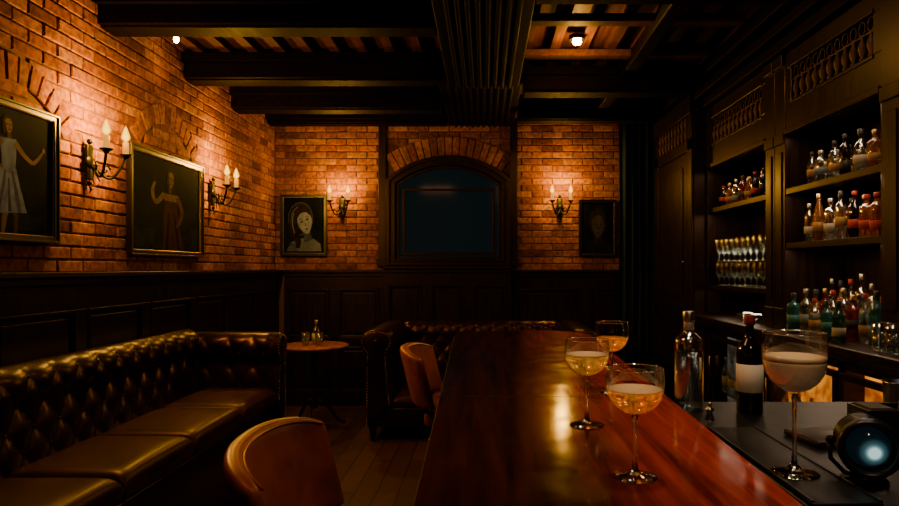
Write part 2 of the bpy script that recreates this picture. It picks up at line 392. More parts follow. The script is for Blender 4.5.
beam(14,XL,-.39,5.68,5.9,zb,ZC-.05)
beam(15,XL,-.29,2.5,2.72,zb,ZC-.05)
beam(16,.27,1.62,3.40,3.58,zb+.05,ZC-.05)
beam(17,.31,1.62,5.1,5.34,zb,ZC-.05)
beam(18,.31,1.62,6.1,6.3,zb,ZC-.05)
beam(19,XL,-.39,6.6,6.78,zb+.08,ZC-.05)
beam(20,.28,1.62,4.02,4.12,zb+.13,ZC-.05,steps=False,mat=PLANK)
beam(21,.28,1.62,4.68,4.78,zb+.13,ZC-.05,steps=False,mat=PLANK)
beam(22,1.05,1.15,3.6,6.08,zb+.08,ZC-.05,steps=False)

# ---------------------------------------------------------------- bar counter
bar=root('bar_counter',(.17,1.8,0),'long polished dark red-brown wooden bar counter with rounded end','bar counter')
def baroutline(ins=0):
    P=[]
    L=lambda y:-.105-.022*(y-.9)+ins
    R=lambda y:.463+.035*(y-.9)-ins
    y0=.15+ins; y1=3.60-ins
    P.append((R(y0),y0))
    r=.27
    for k in range(13):
        a=pi/2*k/12; P.append((R(y1-r)-r+r*math.cos(a),y1-r+r*math.sin(a)))
    for k in range(13):
        a=pi/2+pi/2*k/12; P.append((L(y1-r)+r+r*math.cos(a),y1-r+r*math.sin(a)))
    P.append((L(y0),y0)); return P
def slab(mb,z0,z1,ins0,ins1,mi=0):
    A=[(x-.17,y-1.8,z0) for x,y in baroutline(ins0)]; B=[(x-.17,y-1.8,z1) for x,y in baroutline(ins1)]
    n=len(A); mb.add(A+B,[tuple(range(n))[::-1],tuple(range(n,2*n))]+[(k,(k+1)%n,n+(k+1)%n,n+k) for k in range(n)],mi)
mb=MB()
prof=[(1.052,.008),(1.060,.002),(1.070,0),(1.098,0),(1.103,.001),(1.105,.003)]
n=len(baroutline())
vs=[];fs=[]
for z,i in prof: vs+=[(x-.17,y-1.8,z) for x,y in baroutline(i)]
for r in range(len(prof)-1):
    for k in range(n): fs.append((r*n+k,r*n+(k+1)%n,(r+1)*n+(k+1)%n,(r+1)*n+k))
fs.append(tuple(range(n))[::-1])
mb.add(vs,fs,1)
mb.add([(x-.17,y-1.8,1.105) for x,y in baroutline(.003)],[tuple(range(n))],0)
mb.box(-.30,.31,-.058,-.053,1.1045,1.1053,1)
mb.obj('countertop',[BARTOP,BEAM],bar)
mb=MB(); slab(mb,1.02,1.051,.05,.035); slab(mb,.99,1.019,.075,.06); mb.obj('edge_moulding',BEAM,bar,bevel=.004)
mb=MB(); mb.box(-.05,.27,-1.45,1.6,.08,.989); mb.box(-.03,.25,-1.43,1.58,.002,.08)
for k in range(5):
    a=-1.4+k*.6; mb.box(-.065,-.05,a,a+.5,.2,.9); mb.box(-.072,-.065,a+.05,a+.45,.26,.84)
mb.obj('bar_body',DWOODV,bar,bevel=.005)
mb=MB(); mb.tube([(-.17,-1.4,.2),(-.17,1.5,.2)],.018,10)
for k in range(4): mb.tube([(-.17,-1.3+k*.9,.2),(-.05,-1.3+k*.9,.2)],.01,8)
mb.obj('foot_rail',BRASS,bar)

st=root('bar_station',(.85,1.33,0),'dark stone-topped bartender work station','counter')
mb=MB(); mb.box(-.35,.35,-.49,.47,1.05,1.08); mb.obj('worktop',STONE,st,bevel=.004)
mb=MB(); mb.box(-.32,.33,-.47,.45,.0,1.049); 
for k in range(2): mb.box(-.30+k*.31,-.01+k*.31,.45,.465,.15,.95)
mb.obj('station_body',DWOOD,st,bevel=.004)
mat_=MB(); mat_.rbox(-.055,.055,-.24,.24,0,.008,.003,2); mat_.box(-.055,-.050,-.235,.235,.007,.0102); mat_.box(.050,.055,-.235,.235,.007,.0102)
o=mat_.obj('bar_mat',RUBBER,loc=(.56,1.24,1.0802)); tag(o,'smooth dark rubber bar mat on the work station','bar mat')

# ---------------------------------------------------------------- glasses
def drinkmat(name,c,ec,es,tr=1.0,lo=.10):  # mottled emission puts a golden glow and caustic-like glints into the liquid
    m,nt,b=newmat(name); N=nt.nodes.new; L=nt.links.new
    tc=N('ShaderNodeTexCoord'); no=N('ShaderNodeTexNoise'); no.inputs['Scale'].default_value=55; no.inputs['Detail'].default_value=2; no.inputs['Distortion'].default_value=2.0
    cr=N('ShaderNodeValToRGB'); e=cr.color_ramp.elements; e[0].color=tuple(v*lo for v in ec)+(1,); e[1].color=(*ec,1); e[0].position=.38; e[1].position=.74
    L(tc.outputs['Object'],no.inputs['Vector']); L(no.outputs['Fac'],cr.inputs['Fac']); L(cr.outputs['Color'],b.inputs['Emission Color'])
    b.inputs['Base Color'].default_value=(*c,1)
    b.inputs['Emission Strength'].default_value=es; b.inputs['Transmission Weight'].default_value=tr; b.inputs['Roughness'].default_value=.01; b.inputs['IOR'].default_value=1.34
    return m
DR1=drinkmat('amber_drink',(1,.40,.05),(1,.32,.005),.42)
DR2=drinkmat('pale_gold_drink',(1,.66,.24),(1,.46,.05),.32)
DR3=drinkmat('creamy_drink',(.80,.60,.36),(1,.58,.24),.06,.0,.6)
FOAM=plain('cream_foam',(.82,.66,.42),.8,bump=.5,bscale=260,spec=.1)
RIM=plain('glass_rim',(.95,.9,.85),.08,metal=1)
def coupe(name,loc,h,R,fill,drink,foam,label):
    k=h/.19; q=R/.0465
    r=root(name,loc,label,'cocktail glass',group='filled cocktail glasses on the bar')
    mb=MB(); P=[(0,0),(.035*q,0),(.0358*q,.0015),(.030*q,.0038),(.012*q,.007),(.0055,.013),(.0036,.03),(.0032,.055),(.0036,.095),(.006,.1065),(0,.1085)]
    mb.lathe([(a,b*k) for a,b in P],36); mb.obj('stem',RGLASS,r)
    B=[(0,.109),(.010,.1105),(.023,.1155),(.034,.1240),(.0418,.1355),(.0460,.149),(.0468,.163),(.0462,.177),(.0452,.190)]
    mb=MB(); mb.lathe([(a*q,b*k) for a,b in B],44); mb.obj('bowl',GLASS,r)
    mb=MB(); rr=.0452*q; mb.lathe([(rr-.0009,.1898*k),(rr,.1906*k),(rr+.0009,.1898*k),(rr,.1890*k),(rr-.0009,.1898*k)],44); mb.obj('rim',RIM,r)
    def rad(z):
        for (a,b),(c,d) in zip(B,B[1:]):
            if b<=z<=d: return a+(c-a)*(z-b)/(d-b)
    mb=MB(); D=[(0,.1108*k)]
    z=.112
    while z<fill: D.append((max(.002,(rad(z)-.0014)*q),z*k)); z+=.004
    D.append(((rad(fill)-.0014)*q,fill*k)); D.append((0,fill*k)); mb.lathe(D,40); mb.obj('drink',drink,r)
    if foam:
        t=foam
        mb=MB(); f=fill+.0003; mb.lathe([(0,f*k),((rad(f)-.0014)*q,f*k),((rad(f+t)-.0016)*q,(f+t)*k),((rad(f+t)-.006)*q,(f+t+.001)*k),(0,(f+t+.0005)*k)],40); mb.obj('foam',FOAM,r)
    return r
ZB=1.1054
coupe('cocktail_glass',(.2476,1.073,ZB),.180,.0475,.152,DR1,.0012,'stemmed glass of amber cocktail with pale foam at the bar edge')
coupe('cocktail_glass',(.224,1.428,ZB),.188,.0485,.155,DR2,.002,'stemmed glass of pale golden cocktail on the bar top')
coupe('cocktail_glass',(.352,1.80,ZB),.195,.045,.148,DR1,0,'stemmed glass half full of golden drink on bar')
coupe('cocktail_glass',(.545,1.145,1.0884),.248,.0535,.152,DR3,.006,'tall stemmed glass of creamy foamed cocktail on the bar mat')

# ---------------------------------------------------------------- bottles
LABW=plain('label_white',(.42,.38,.31),.6); LABR=plain('label_red',(.36,.03,.012),.6); LABG=plain('label_gold',(.30,.16,.04),.5); LABK=plain('label_black',(.02,.02,.02),.5)
LABB=plain('label_teal',(.04,.18,.18),.6); LABC=plain('label_grey_blue',(.14,.18,.20),.6)
CAPK=plain('cap_black',(.02,.02,.02),.4); CAPR=plain('cap_red',(.22,.015,.01),.4); CAPG=plain('cap_gold',(.6,.4,.15),.3,metal=1); CAPS=plain('cap_silver',(.6,.6,.6),.3,metal=1)
def liq(n,c): return plain(n,c,.06,trans=.7,coat=1)
BAMB=liq('bottle_amber',(.40,.14,.02)); BRED=liq('bottle_red',(.24,.014,.008)); BGRN=liq('bottle_green',(.02,.12,.06)); BDRK=liq('bottle_dark',(.010,.006,.005)); BTEAL=liq('bottle_teal',(.04,.22,.20)); BORG=liq('bottle_orange',(.50,.14,.02))
BCLR=glassmat('bottle_clear',(.84,.86,.84),.22,.95,.08)
def bottle(loc,h,R,shape,body,label,cap,text,group,lz=(.18,.45),detail=24):
    S={'wine':[(0,.0),(.92,0),(1,.015),(1,.60),(.95,.65),(.78,.70),(.48,.755),(.36,.79),(.32,.83),(.32,.93),(.36,.935),(.36,.95),(0,.95)],
       'spirit':[(0,0),(.95,0),(1,.012),(1,.66),(.97,.70),(.75,.74),(.42,.775),(.34,.80),(.33,.92),(.38,.925),(.38,.94),(0,.94)],
       'squat':[(0,0),(.94,0),(1,.02),(1,.54),(.9,.62),(.6,.69),(.36,.73),(.30,.77),(.30,.90),(.4,.905),(.4,.92),(0,.92)],
       'slim':[(0,0),(.93,0),(1,.01),(.97,.45),(.85,.60),(.6,.72),(.42,.80),(.36,.86),(.36,.94),(0,.94)]}[shape]
    mb=MB(); mb.lathe([(a*R,b*h) for a,b in S],detail)
    o=mb.obj('bottle',body,loc=loc); tag(o,text,'bottle',group)
    if label:
        mb=MB(); a,b=lz; mb.lathe([(R*1.0,a*h),(R*1.025,a*h+.0005),(R*1.025,b*h),(R*1.0,b*h+.0005)],detail)
        mb.obj('bottle_label',label,o)
    top=S[-1][1]; mb=MB(); mb.lathe([(0,top*h-.012),(.40*R,top*h-.012),(.42*R,top*h-.005),(.42*R,h-.002),(.38*R,h),(0,h)],16); mb.obj('bottle_cap',cap,o)
    return o
b1=bottle((.535,1.706,1.0802),.257,.0365,'spirit',GLASSB,None,CAPS,'clear glass spirit bottle with silver cap on the work station','bottles on the work station',detail=44)
mb=MB(); mb.lathe([(.0125,.208),(.0135,.2085),(.0135,.238),(.0125,.2385)],30); mb.obj('neck_seal',plain('neck_foil',(.62,.62,.60),.35,metal=.5),b1)
mb=MB(); mb.lathe([(0,.004),(.0335,.004),(.035,.010),(.035,.150),(0,.150)],36); mb.obj('clear_spirit',glassmat('clear_spirit',(.90,.95,.97),.10,.9,.04,(.85,.95,1),.45),b1)
bottle((.678,1.665,1.0802),.250,.0325,'wine',BDRK,plain('label_cream',(.95,.88,.72),.6),CAPR,'dark bottle with cream label and red cap on station','bottles on the work station',lz=(.22,.50),detail=44)
mb=MB(); mb.lathe([(.012,.0),(.006,.018),(.010,.022),(.011,.026),(.005,.030),(.004,.036),(.006,.042),(.0,.044)],16); o=mb.obj('bottle_pourer',STEEL,loc=(.548,1.585,1.0802)); tag(o,'small steel pourer standing on the work station','pourer')
mb=MB(); mb.lathe([(0,0),(.034,0),(.036,.003),(.040,.07),(.042,.073),(.039,.073),(.035,.006),(0,.006)],32); o=mb.obj('steel_cup',STEEL,loc=(1.085,1.70,1.0802)); tag(o,'short brushed steel cup on the work station','cup')
tr=root('bar_caddy',(.93,1.50,1.0802),'low black caddy holding napkins and straws','caddy')
mb=MB(); mb.box(-.07,.07,-.045,.045,0,.004); mb.box(-.07,-.066,-.045,.045,.004,.05); mb.box(.066,.07,-.045,.045,.004,.05); mb.box(-.066,.066,-.045,-.041,.004,.05); mb.box(-.066,.066,.041,.045,.004,.05); mb.box(-.002,.002,-.041,.041,.004,.05); mb.obj('caddy_tray',BLACK,tr,bevel=.001)
mb=MB(); mb.box(-.06,-.01,-.035,.035,.005,.054); mb.obj('napkin_stack',plain('napkin_paper',(.10,.085,.07),.8),tr)
mb=MB()
for k in range(6): mb.tube([(.012+.006*k,-.02+.005*(k%4),.005),(.010+.0065*k,-.024+.007*(k%3),.065)],.0022,6)
mb.obj('straw_bundle',plain('straw_black',(.02,.02,.02),.3),tr)
mb=MB(); mb.rbox(-.10,.10,-.06,.06,0,.014,.004,2); o=mb.obj('cutting_board',DWOOD,loc=(.77,1.40,1.0802),rotz=.15); tag(o,'small dark wooden cutting board on the work station','cutting board')

dv=root('spot_lamp',(.648,1.10,1.0802),'round black metal spot lamp with glowing lens on station','lamp',rotz=-.35)
RX=Matrix.Rotation(pi/2,4,'X')
TZ=Matrix.Translation((0,.0,.068))@RX
mb=MB(); mb.lathe([(0,-.085),(.020,-.084),(.034,-.075),(.041,-.055),(.043,-.03),(.043,-.001),(0,-.001)],40,M=TZ)
for k in range(4): mb.lathe([(.043,-.012-k*.012),(.0455,-.014-k*.012),(.0455,-.018-k*.012),(.043,-.020-k*.012)],40,M=TZ)
mb.obj('lamp_body',BLACK,dv)
mb=MB(); mb.lathe([(.034,0),(.046,0),(.049,.004),(.049,.022),(.046,.026),(.040,.024),(.037,.012),(.034,0)],44,M=TZ); mb.obj('lens_ring',BLACK,dv)
def lensmat():
    m,nt,b=newmat('teal_lens'); N=nt.nodes.new; L=nt.links.new
    tc=N('ShaderNodeTexCoord'); vm=N('ShaderNodeVectorMath'); vm.operation='DISTANCE'; vm.inputs[1].default_value=(.006,-.02,.062)
    cr=N('ShaderNodeValToRGB'); e=cr.color_ramp.elements; e[0].position=.008; e[0].color=(.70,1,1,1); e[1].position=.024; e[1].color=(.002,.006,.008,1); x=e.new(.0125); x.color=(.05,.14,.16,1)
    L(tc.outputs['Object'],vm.inputs[0]); L(vm.outputs['Value'],cr.inputs['Fac']); L(cr.outputs['Color'],b.inputs['Emission Color']); b.inputs['Emission Strength'].default_value=.8
    b.inputs['Base Color'].default_value=(.004,.010,.013,1); b.inputs['Roughness'].default_value=.06
    return m
mb=MB(); mb.lathe([(0,.004),(.034,.004),(.034,.006),(.028,.014),(.016,.020),(0,.022)],36,M=TZ); mb.obj('lens',lensmat(),dv)
mb=MB(); mb.lathe([(0,0),(.036,0),(.038,.003),(.036,.006),(0,.006)],30,(0,.03,0)); mb.tube([(0,.03,.005),(-.03,.03,.012),(-.052,.03,.035),(-.055,.03,.068)],.004,8); mb.tube([(0,.03,.005),(.03,.03,.012),(.052,.03,.035),(.055,.03,.068)],.004,8); mb.ball((-.053,.03,.068),.008); mb.ball((.053,.03,.068),.008); mb.obj('bracket',IRON,dv)

# ---------------------------------------------------------------- back bar
cnt=MB(); cnt.box(1.70,2.24,2.4,5.42,1.03,1.07); cnt.box(1.715,2.24,2.4,5.42,1.0,1.03)
o=cnt.obj('back_counter',DWOOD,bevel=.006); tag(o,'dark wooden back counter under the bottle shelves','worktop')
def glowmat(name,c1,c2,es):
    m,nt,b=newmat(name); N=nt.nodes.new; L=nt.links.new
    tc=N('ShaderNodeTexCoord'); no=N('ShaderNodeTexNoise'); no.inputs['Scale'].default_value=9; no.inputs['Detail'].default_value=3; L(tc.outputs['Object'],no.inputs['Vector'])
    cr=N('ShaderNodeValToRGB'); cr.color_ramp.elements[0].color=(*c1,1); cr.color_ramp.elements[1].color=(*c2,1); cr.color_ramp.elements[0].position=.38; cr.color_ramp.elements[1].position=.62
    L(no.outputs['Fac'],cr.inputs['Fac']); L(cr.outputs['Color'],b.inputs['Emission Color']); b.inputs['Emission Strength'].default_value=es; b.inputs['Base Color'].default_value=(.05,.03,.02,1)
    return m
GLOW1=glowmat('cooler_backlight',(.35,.06,.002),(1,.32,.015),1.3)
GLOW2=glowmat('cooler_backlight_cool',(.10,.08,.05),(.40,.40,.30),.25)
CG=glassmat('cooler_glass',(.95,.95,.95),.04,.4)
def lower(y0,y1,glow):
    w=y1-y0
    r=root('back_bar_cabinet' if not glow else 'bottle_cooler',(1.98,(y0+y1)/2,0),('dark wooden cabinet with panel door under the back counter' if not glow else 'under-counter glass-door bottle cooler, softly lit inside'),'cabinet' if not glow else 'cooler',group='cabinets under the back counter')
    h=w/2-.004
    mb=MB(); mb.box(-.22,.26,-h,-h+.02,.0,.995); mb.box(-.22,.26,h-.02,h,.0,.995); mb.box(.24,.26,-h,h,0,.995); mb.box(-.22,.26,-h,h,.0,.12); mb.box(-.22,.26,-h,h,.95,.995)
    mb.obj('cabinet_body',DWOOD,r,bevel=.003)
    if glow:
        mb=MB(); mb.box(-.125,-.115,-h+.022,h-.022,.13,.94); mb.obj('lit_back_panel',GLOW1 if glow==1 else GLOW2,r)
        mb=MB(); mb.box(-.21,-.127,-h+.022,h-.022,.52,.53); mb.obj('wire_shelf',STEEL,r)
        mb=MB(); 
        mb.ringprism([(-h+.005,.13),(-h+.005,.94),(h-.005,.94),(h-.005,.13)],[(-h+.035,.18),(-h+.035,.905),(h-.035,.905),(h-.035,.18)],-.01,.01,M=Matrix.Translation((-.232,0,0))@Matrix.Rotation(pi/2,4,'Z'))
        d=mb.obj('door',DWOODV,r,bevel=.003)
        mb=MB(); mb.box(-.235,-.230,-h+.032,h-.032,.175,.908); mb.obj('door_glass',CG,d)
    else:
        mb=MB(); mb.box(-.242,-.222,-h+.005,h-.005,.13,.94); mb.box(-.250,-.242,-h+.07,h-.07,.2,.87); d=mb.obj('door',DWOODV,r,bevel=.004)
    mb=MB(); mb.tube([(-.262,h-.02,.62),(-.262,h-.02,.78)],.005,8); mb.tube([(-.262,h-.02,.63),(-.24,h-.02,.63)],.004,6); mb.tube([(-.262,h-.02,.77),(-.24,h-.02,.77)],.004,6); mb.obj('handle',BRASS,d)
    return r
for a,b,g in ((2.55,3.20,1),(3.22,4.0,1),(4.02,4.42,0),(4.44,5.0,2),(5.02,5.41,0)): lower(a,b,g)
gcol=[BAMB,BRED,BORG,BDRK,BCLR]
for a,b in ((2.62,3.12),(3.3,3.92)):
    y=a
    while y<b:
        bottle((1.812,y,.5305),.20,.030,'wine',random.choice(gcol),LABG,CAPG,'bottle standing inside the lit cooler','bottles in the coolers',detail=12); y+=.15
y=4.52
while y<4.95: bottle((1.812,y,.5305),.25,.032,'wine',BCLR,LABW,CAPS,'pale bottle standing inside the cooler','bottles in the coolers',detail=12); y+=.12

def shelving(y0,y1,p0,p1,shelfh,n_l):
    X0=1.85; cy=(y0+y1)/2
    r=root('back_bar_shelving',(2.04,cy,1.071),'tall dark wooden back bar shelving with carved frieze','shelf unit',group='back bar shelving')
    ox,oy,oz=2.04,cy,1.071
    def B(mb,x0,x1,a,b,z0,z1,mi=0): mb.box(x0-ox,x1-ox,a-oy,b-oy,z0-oz,z1-oz,mi)
    top=H+.82
    mb=MB(); B(mb,2.215,2.235,y0-p0,y1+p1,1.075,ZC-.06); mb.obj('back_panel',DWOODV,r)
    for a,b in ((y0-p0,y0),(y1,y1+p1)):
        mb=MB(); B(mb,X0,2.214,a,b,1.072,H+1.32)
        w=b-a
        if w>.05:
            B(mb,X0-.012,X0,a+.005,b-.005,1.072,1.20); B(mb,X0-.012,X0,a+.005,b-.005,top-.05,top+.02)
            B(mb,X0-.008,X0,a+.035,b-.035,1.25,top-.10)
            B(mb,X0-.02,X0,a+.002,b-.002,H+1.25,H+1.32)
        mb.obj('pilaster',DWOODV,r,bevel=.004)
    for h in shelfh:
        mb=MB(); B(mb,X0+.01,2.214,y0+.001,y1-.001,h-.028,h); B(mb,X0+.004,X0+.012,y0+.001,y1-.001,h-.034,h+.003); mb.obj('shelf',DWOOD,r,bevel=.003)
    mb=MB(); B(mb,X0+.005,2.214,y0+.001,y1-.001,top,top+.20); B(mb,X0-.01,X0+.005,y0+.001,y1-.001,top,top+.035)
    B(mb,X0+.005,2.214,y0+.001,y1-.001,H+1.22,H+1.32)
    B(mb,X0+.005,X0+.03,y0+.001,y0+.07,top+.20,H+1.22); B(mb,X0+.005,X0+.03,y1-.07,y1-.001,top+.20,H+1.22)
    B(mb,X0-.003,X0+.005,y0+.06,y1-.06,top+.18,top+.20); B(mb,X0-.003,X0+.005,y0+.06,y1-.06,H+1.22,H+1.24)
    mb.obj('frieze',DWOODV,r,bevel=.004)
    mb=MB()
    z0=top+.20; hh=H+1.22-z0
    B(mb,X0+.016,X0+.024,y0+.07,y1-.07,z0+hh*.62-.004,z0+hh*.62+.004)
    for k in range(n_l):
        c=y0+.07+(y1-y0-.14)*(k+.5)/n_l
        mb.lathe([(.006,0),(.016,.010),(.009,.022),(.020,hh*.28),(.019,hh*.40),(.007,hh*.54),(.010,hh*.62)],10,(X0+.02-ox,c-oy,z0-oz))
        rr=hh*.17
        mb.tube([(X0+.02-ox,c-oy+rr*.8*math.cos(2*pi*j/12),z0-oz+hh*.81+rr*math.sin(2*pi*j/12)) for j in range(13)],.004,5)
    mb.obj('lattice',SPIN,r)
    return r
shelving(3.04,4.01,.16,.138,[H+.485,H+.15],11)
shelving(4.29,5.40,.138,.045,[H+.485,H-.14],12)
mb=MB()
mb.box(1.80,2.24,2.5,5.445,H+1.325,H+1.40); mb.box(1.74,2.24,2.5,5.445,H+1.40,H+1.47); mb.box(1.66,2.24,2.5,YB-.1,H+1.47,ZC-.051)
struct(mb.obj('trim_30',BEAM,bevel=.01))
tc=root('tall_cabinet',(2.0,6.06,0),'tall dark wooden cabinet with panel door and spindled top','cabinet')
def T(mb,x0,x1,a,b,z0,z1): mb.box(x0-2.0,x1-2.0,a-6.06,b-6.06,z0,z1)
mb=MB(); T(mb,1.75,2.24,5.45,6.62,0,H+1.46)
T(mb,1.73,1.75,5.45,5.57,0,H+1.3); T(mb,1.73,1.75,6.50,6.62,0,H+1.3); T(mb,1.73,1.75,5.45,6.62,H+1.0,H+1.10); T(mb,1.715,1.75,5.45,6.62,H+1.30,H+1.46)
T(mb,1.73,1.75,5.45,6.62,.98,1.08); T(mb,1.715,1.75,5.45,6.62,0,.14)
mb.obj('cabinet_body',DWOODV,tc,bevel=.006)
mb=MB(); T(mb,1.733,1.749,5.58,6.49,1.09,H+.99); T(mb,1.722,1.733,5.68,6.39,1.2,H+.88); d=mb.obj('door',DWOODV,tc,bevel=.006)
mb=MB(); mb.ball((1.715-2,5.62-6.06,1.5),.014); mb.obj('knob',BRASS,d)
mb=MB(); T(mb,1.733,1.749,5.58,6.49,.15,.97); T(mb,1.722,1.733,5.68,6.39,.25,.87); d=mb.obj('door',DWOODV,tc,bevel=.006)
mb=MB(); mb.ball((1.715-2,5.62-6.06,.8),.014); mb.obj('knob',BRASS,d)
mb=MB()
for k in range(9): mb.lathe([(.008,0),(.018,.06),(.007,.10),(.018,.14),(.008,.20)],8,(1.738-2,5.63+k*.10-6.06,H+1.10))
mb.obj('lattice',SPIN,tc)

def row(x,ys,z,h,kinds,grp,jit=.008):
    for i,y in enumerate(ys):
        k=kinds[(i*3+random.randint(0,1))%len(kinds)]
        hh=h*random.uniform(.82,1.04)
        bottle((x+random.uniform(-jit,jit),y,z),hh,random.choice([.028,.032,.036]),k[0],k[1],k[2],k[3],k[4],grp,lz=random.choice([(.22,.40),(.28,.46),(.16,.36)]),detail=16)
K1=[('squat',BCLR,LABW,CAPK,'clear bottle with white label and black cap on the shelf'),('spirit',BAMB,LABK,CAPK,'amber whisky bottle with black label on the shelf'),('spirit',BCLR,LABC,CAPS,'clear spirit bottle with grey label on the shelf'),('spirit',BDRK,LABK,CAPK,'dark bottle with black label on the shelf'),('spirit',BAMB,LABG,CAPG,'amber bottle with gold label on the shelf'),('wine',BCLR,LABG,CAPK,'clear bottle with gold label and black cap on the shelf'),('spirit',BDRK,LABW,CAPG,'dark bottle with white label on the shelf')]
K2=[('wine',BDRK,LABR,CAPR,'dark bottle with red label on the shelf'),('spirit',BAMB,LABW,CAPK,'amber bottle with cream label on the shelf'),('wine',BDRK,LABW,CAPG,'dark bottle with cream label on the shelf'),('slim',BAMB,LABG,CAPG,'slim amber bottle with gold label on shelf'),('spirit',BCLR,LABG,CAPK,'clear bottle with gold label on the shelf'),('wine',BRED,LABK,CAPK,'deep red bottle with black label on the shelf'),('spirit',BCLR,LABW,CAPS,'clear bottle with white label on the shelf')]
KR=[('spirit',BRED,LABR,CAPK,'bright red bottle with red label on the shelf'),('spirit',BORG,LABR,CAPR,'orange bottle with red label on the shelf'),('squat',BORG,LABG,CAPK,'orange bottle with gold label on the shelf')]
K3=[('wine',BGRN,LABW,CAPK,'green glass bottle with white label on the counter'),('spirit',BCLR,LABC,CAPS,'clear bottle with grey label on the counter'),('spirit',BRED,LABK,CAPG,'red bottle with gold cap on the counter'),('squat',BAMB,LABG,CAPK,'squat amber bottle with gold label on counter'),('spirit',BTEAL,LABB,CAPK,'teal bottle with blue-green label on the counter'),('spirit',BCLR,LABB,CAPS,'clear bottle with teal label on the counter'),('squat',BAMB,LABW,CAPK,'amber bottle with white label on the counter'),('wine',BCLR,LABG,CAPR,'clear bottle with gold label on the counter')]
row(1.93,[3.10+.125*k for k in range(7)],H+.4885,.225,K1,'bottles on the top shelf')
row(2.05,[3.16+.125*k for k in range(6)],H+.4885,.24,K1,'bottles on the top shelf')
row(1.93,[3.09+.10*k for k in range(3)],H+.1535,.26,KR,'bottles on the middle shelf')
row(1.93,[3.40+.115*k for k in range(5)],H+.1535,.27,K2,'bottles on the middle shelf')
row(2.05,[3.14+.12*k for k in range(7)],H+.1535,.28,K2,'bottles on the middle shelf')
row(1.92,[3.08+.10*k for k in range(9)],1.0708,.29,K3,'bottles on the back counter')
row(2.04,[3.12+.10*k for k in range(8)],1.0708,.34,K3,'bottles on the back counter')
row(1.93,[4.38+.125*k for k in range(8)],H+.4885,.21,K1+K2,'bottles on the top shelf')
row(2.05,[4.43+.125*k for k in range(7)],H+.4885,.22,K1+K2,'bottles on the top shelf')
row(1.80,[3.3,3.42,3.54,3.66,3.78],1.0708,.25,K3,'bottles on the back counter')
SHG=glassmat('shelf_glass',(.90,.94,.95),.08,1.0,.06,(.9,1,1),.42)
mb=MB(); mb.lathe([(0,0),(.032,0),(.032,.002),(.006,.007),(.0045,.02),(.0045,.055),(.014,.064),(.030,.090),(.036,.120),(.034,.150),(.031,.178)],20)
gl0=None
for tier in (H-.1365,H+.0525):
    for x,off in ((1.91,0),(2.02,.05)):
        for k in range(10):
            loc=(x,4.36+off+k*.104,tier)
            if loc[1]>5.34: continue
            if gl0 is None: gl0=mb.obj('wine_glass',SHG,loc=loc); tag(gl0,'empty clear stemmed glass standing on the back bar shelf','wine glass','stemware on the shelves')
            else: dup(gl0,loc)
mb=MB(); mb.box(1.875,2.20,4.295,5.395,H+.047,H+.051); o=mb.obj('glass_shelf',glassmat('shelf_pane',(.97,.99,.99),.02,.3)); tag(o,'thin clear glass shelf carrying stemmed glasses','shelf')
def tumbler(loc,grp,lab,h=.09,R=.036,mat=None):
    mb=MB(); mb.lathe([(0,0),(R*.85,0),(R*.88,.003),(R,h),(R-.0025,h),(R*.82,.008),(0,.008)],24)
    o=mb.obj('tumbler',mat or GLASS,loc=loc); return tag(o,lab,'glass',grp)
for y in (2.66,2.76,2.86,2.96): tumbler((1.80,y,1.0708),'tumblers on the back counter','clear tumbler standing on the back counter',.13,.036,SHG)
for y in (4.5,4.65): 
    mb=MB(); mb.lathe([(0,0),(.03,0),(.03,.004),(.055,.035),(.065,.06),(.062,.06),(.05,.034),(.0,.010)],24); o=mb.obj('glass_bowl',SHG,loc=(1.86,y,1.0708)); tag(o,'small clear glass bowl on the back counter','bowl','bowls on the back counter')

# ---------------------------------------------------------------- curtain
mb=MB(); vs=[];fs=[];n=120
for i in range(n+1):
    t=i/n; x=1.395+.48*t; ph=t*2*pi*6.3
    for j in range(9):
        z=.01+(ZC-.13)*j/8; a=.035+.010*math.sin(j*.9+i*.1)
        vs.append((x+.003*math.sin(j*1.3+i*.3),6.74+a*math.sin(ph+.15*math.sin(j)),z))
for i in range(n):
    for j in range(8): fs.append((i*9+j,(i+1)*9+j,(i+1)*9+j+1,i*9+j+1))
mb.add(vs,fs,0,True); o=mb.obj('curtain',CURT,recalc=False); tag(o,'floor-length dark velvet curtain beside the brick wall','curtain')
sd=o.modifiers.new('s','SOLIDIFY'); sd.thickness=.004

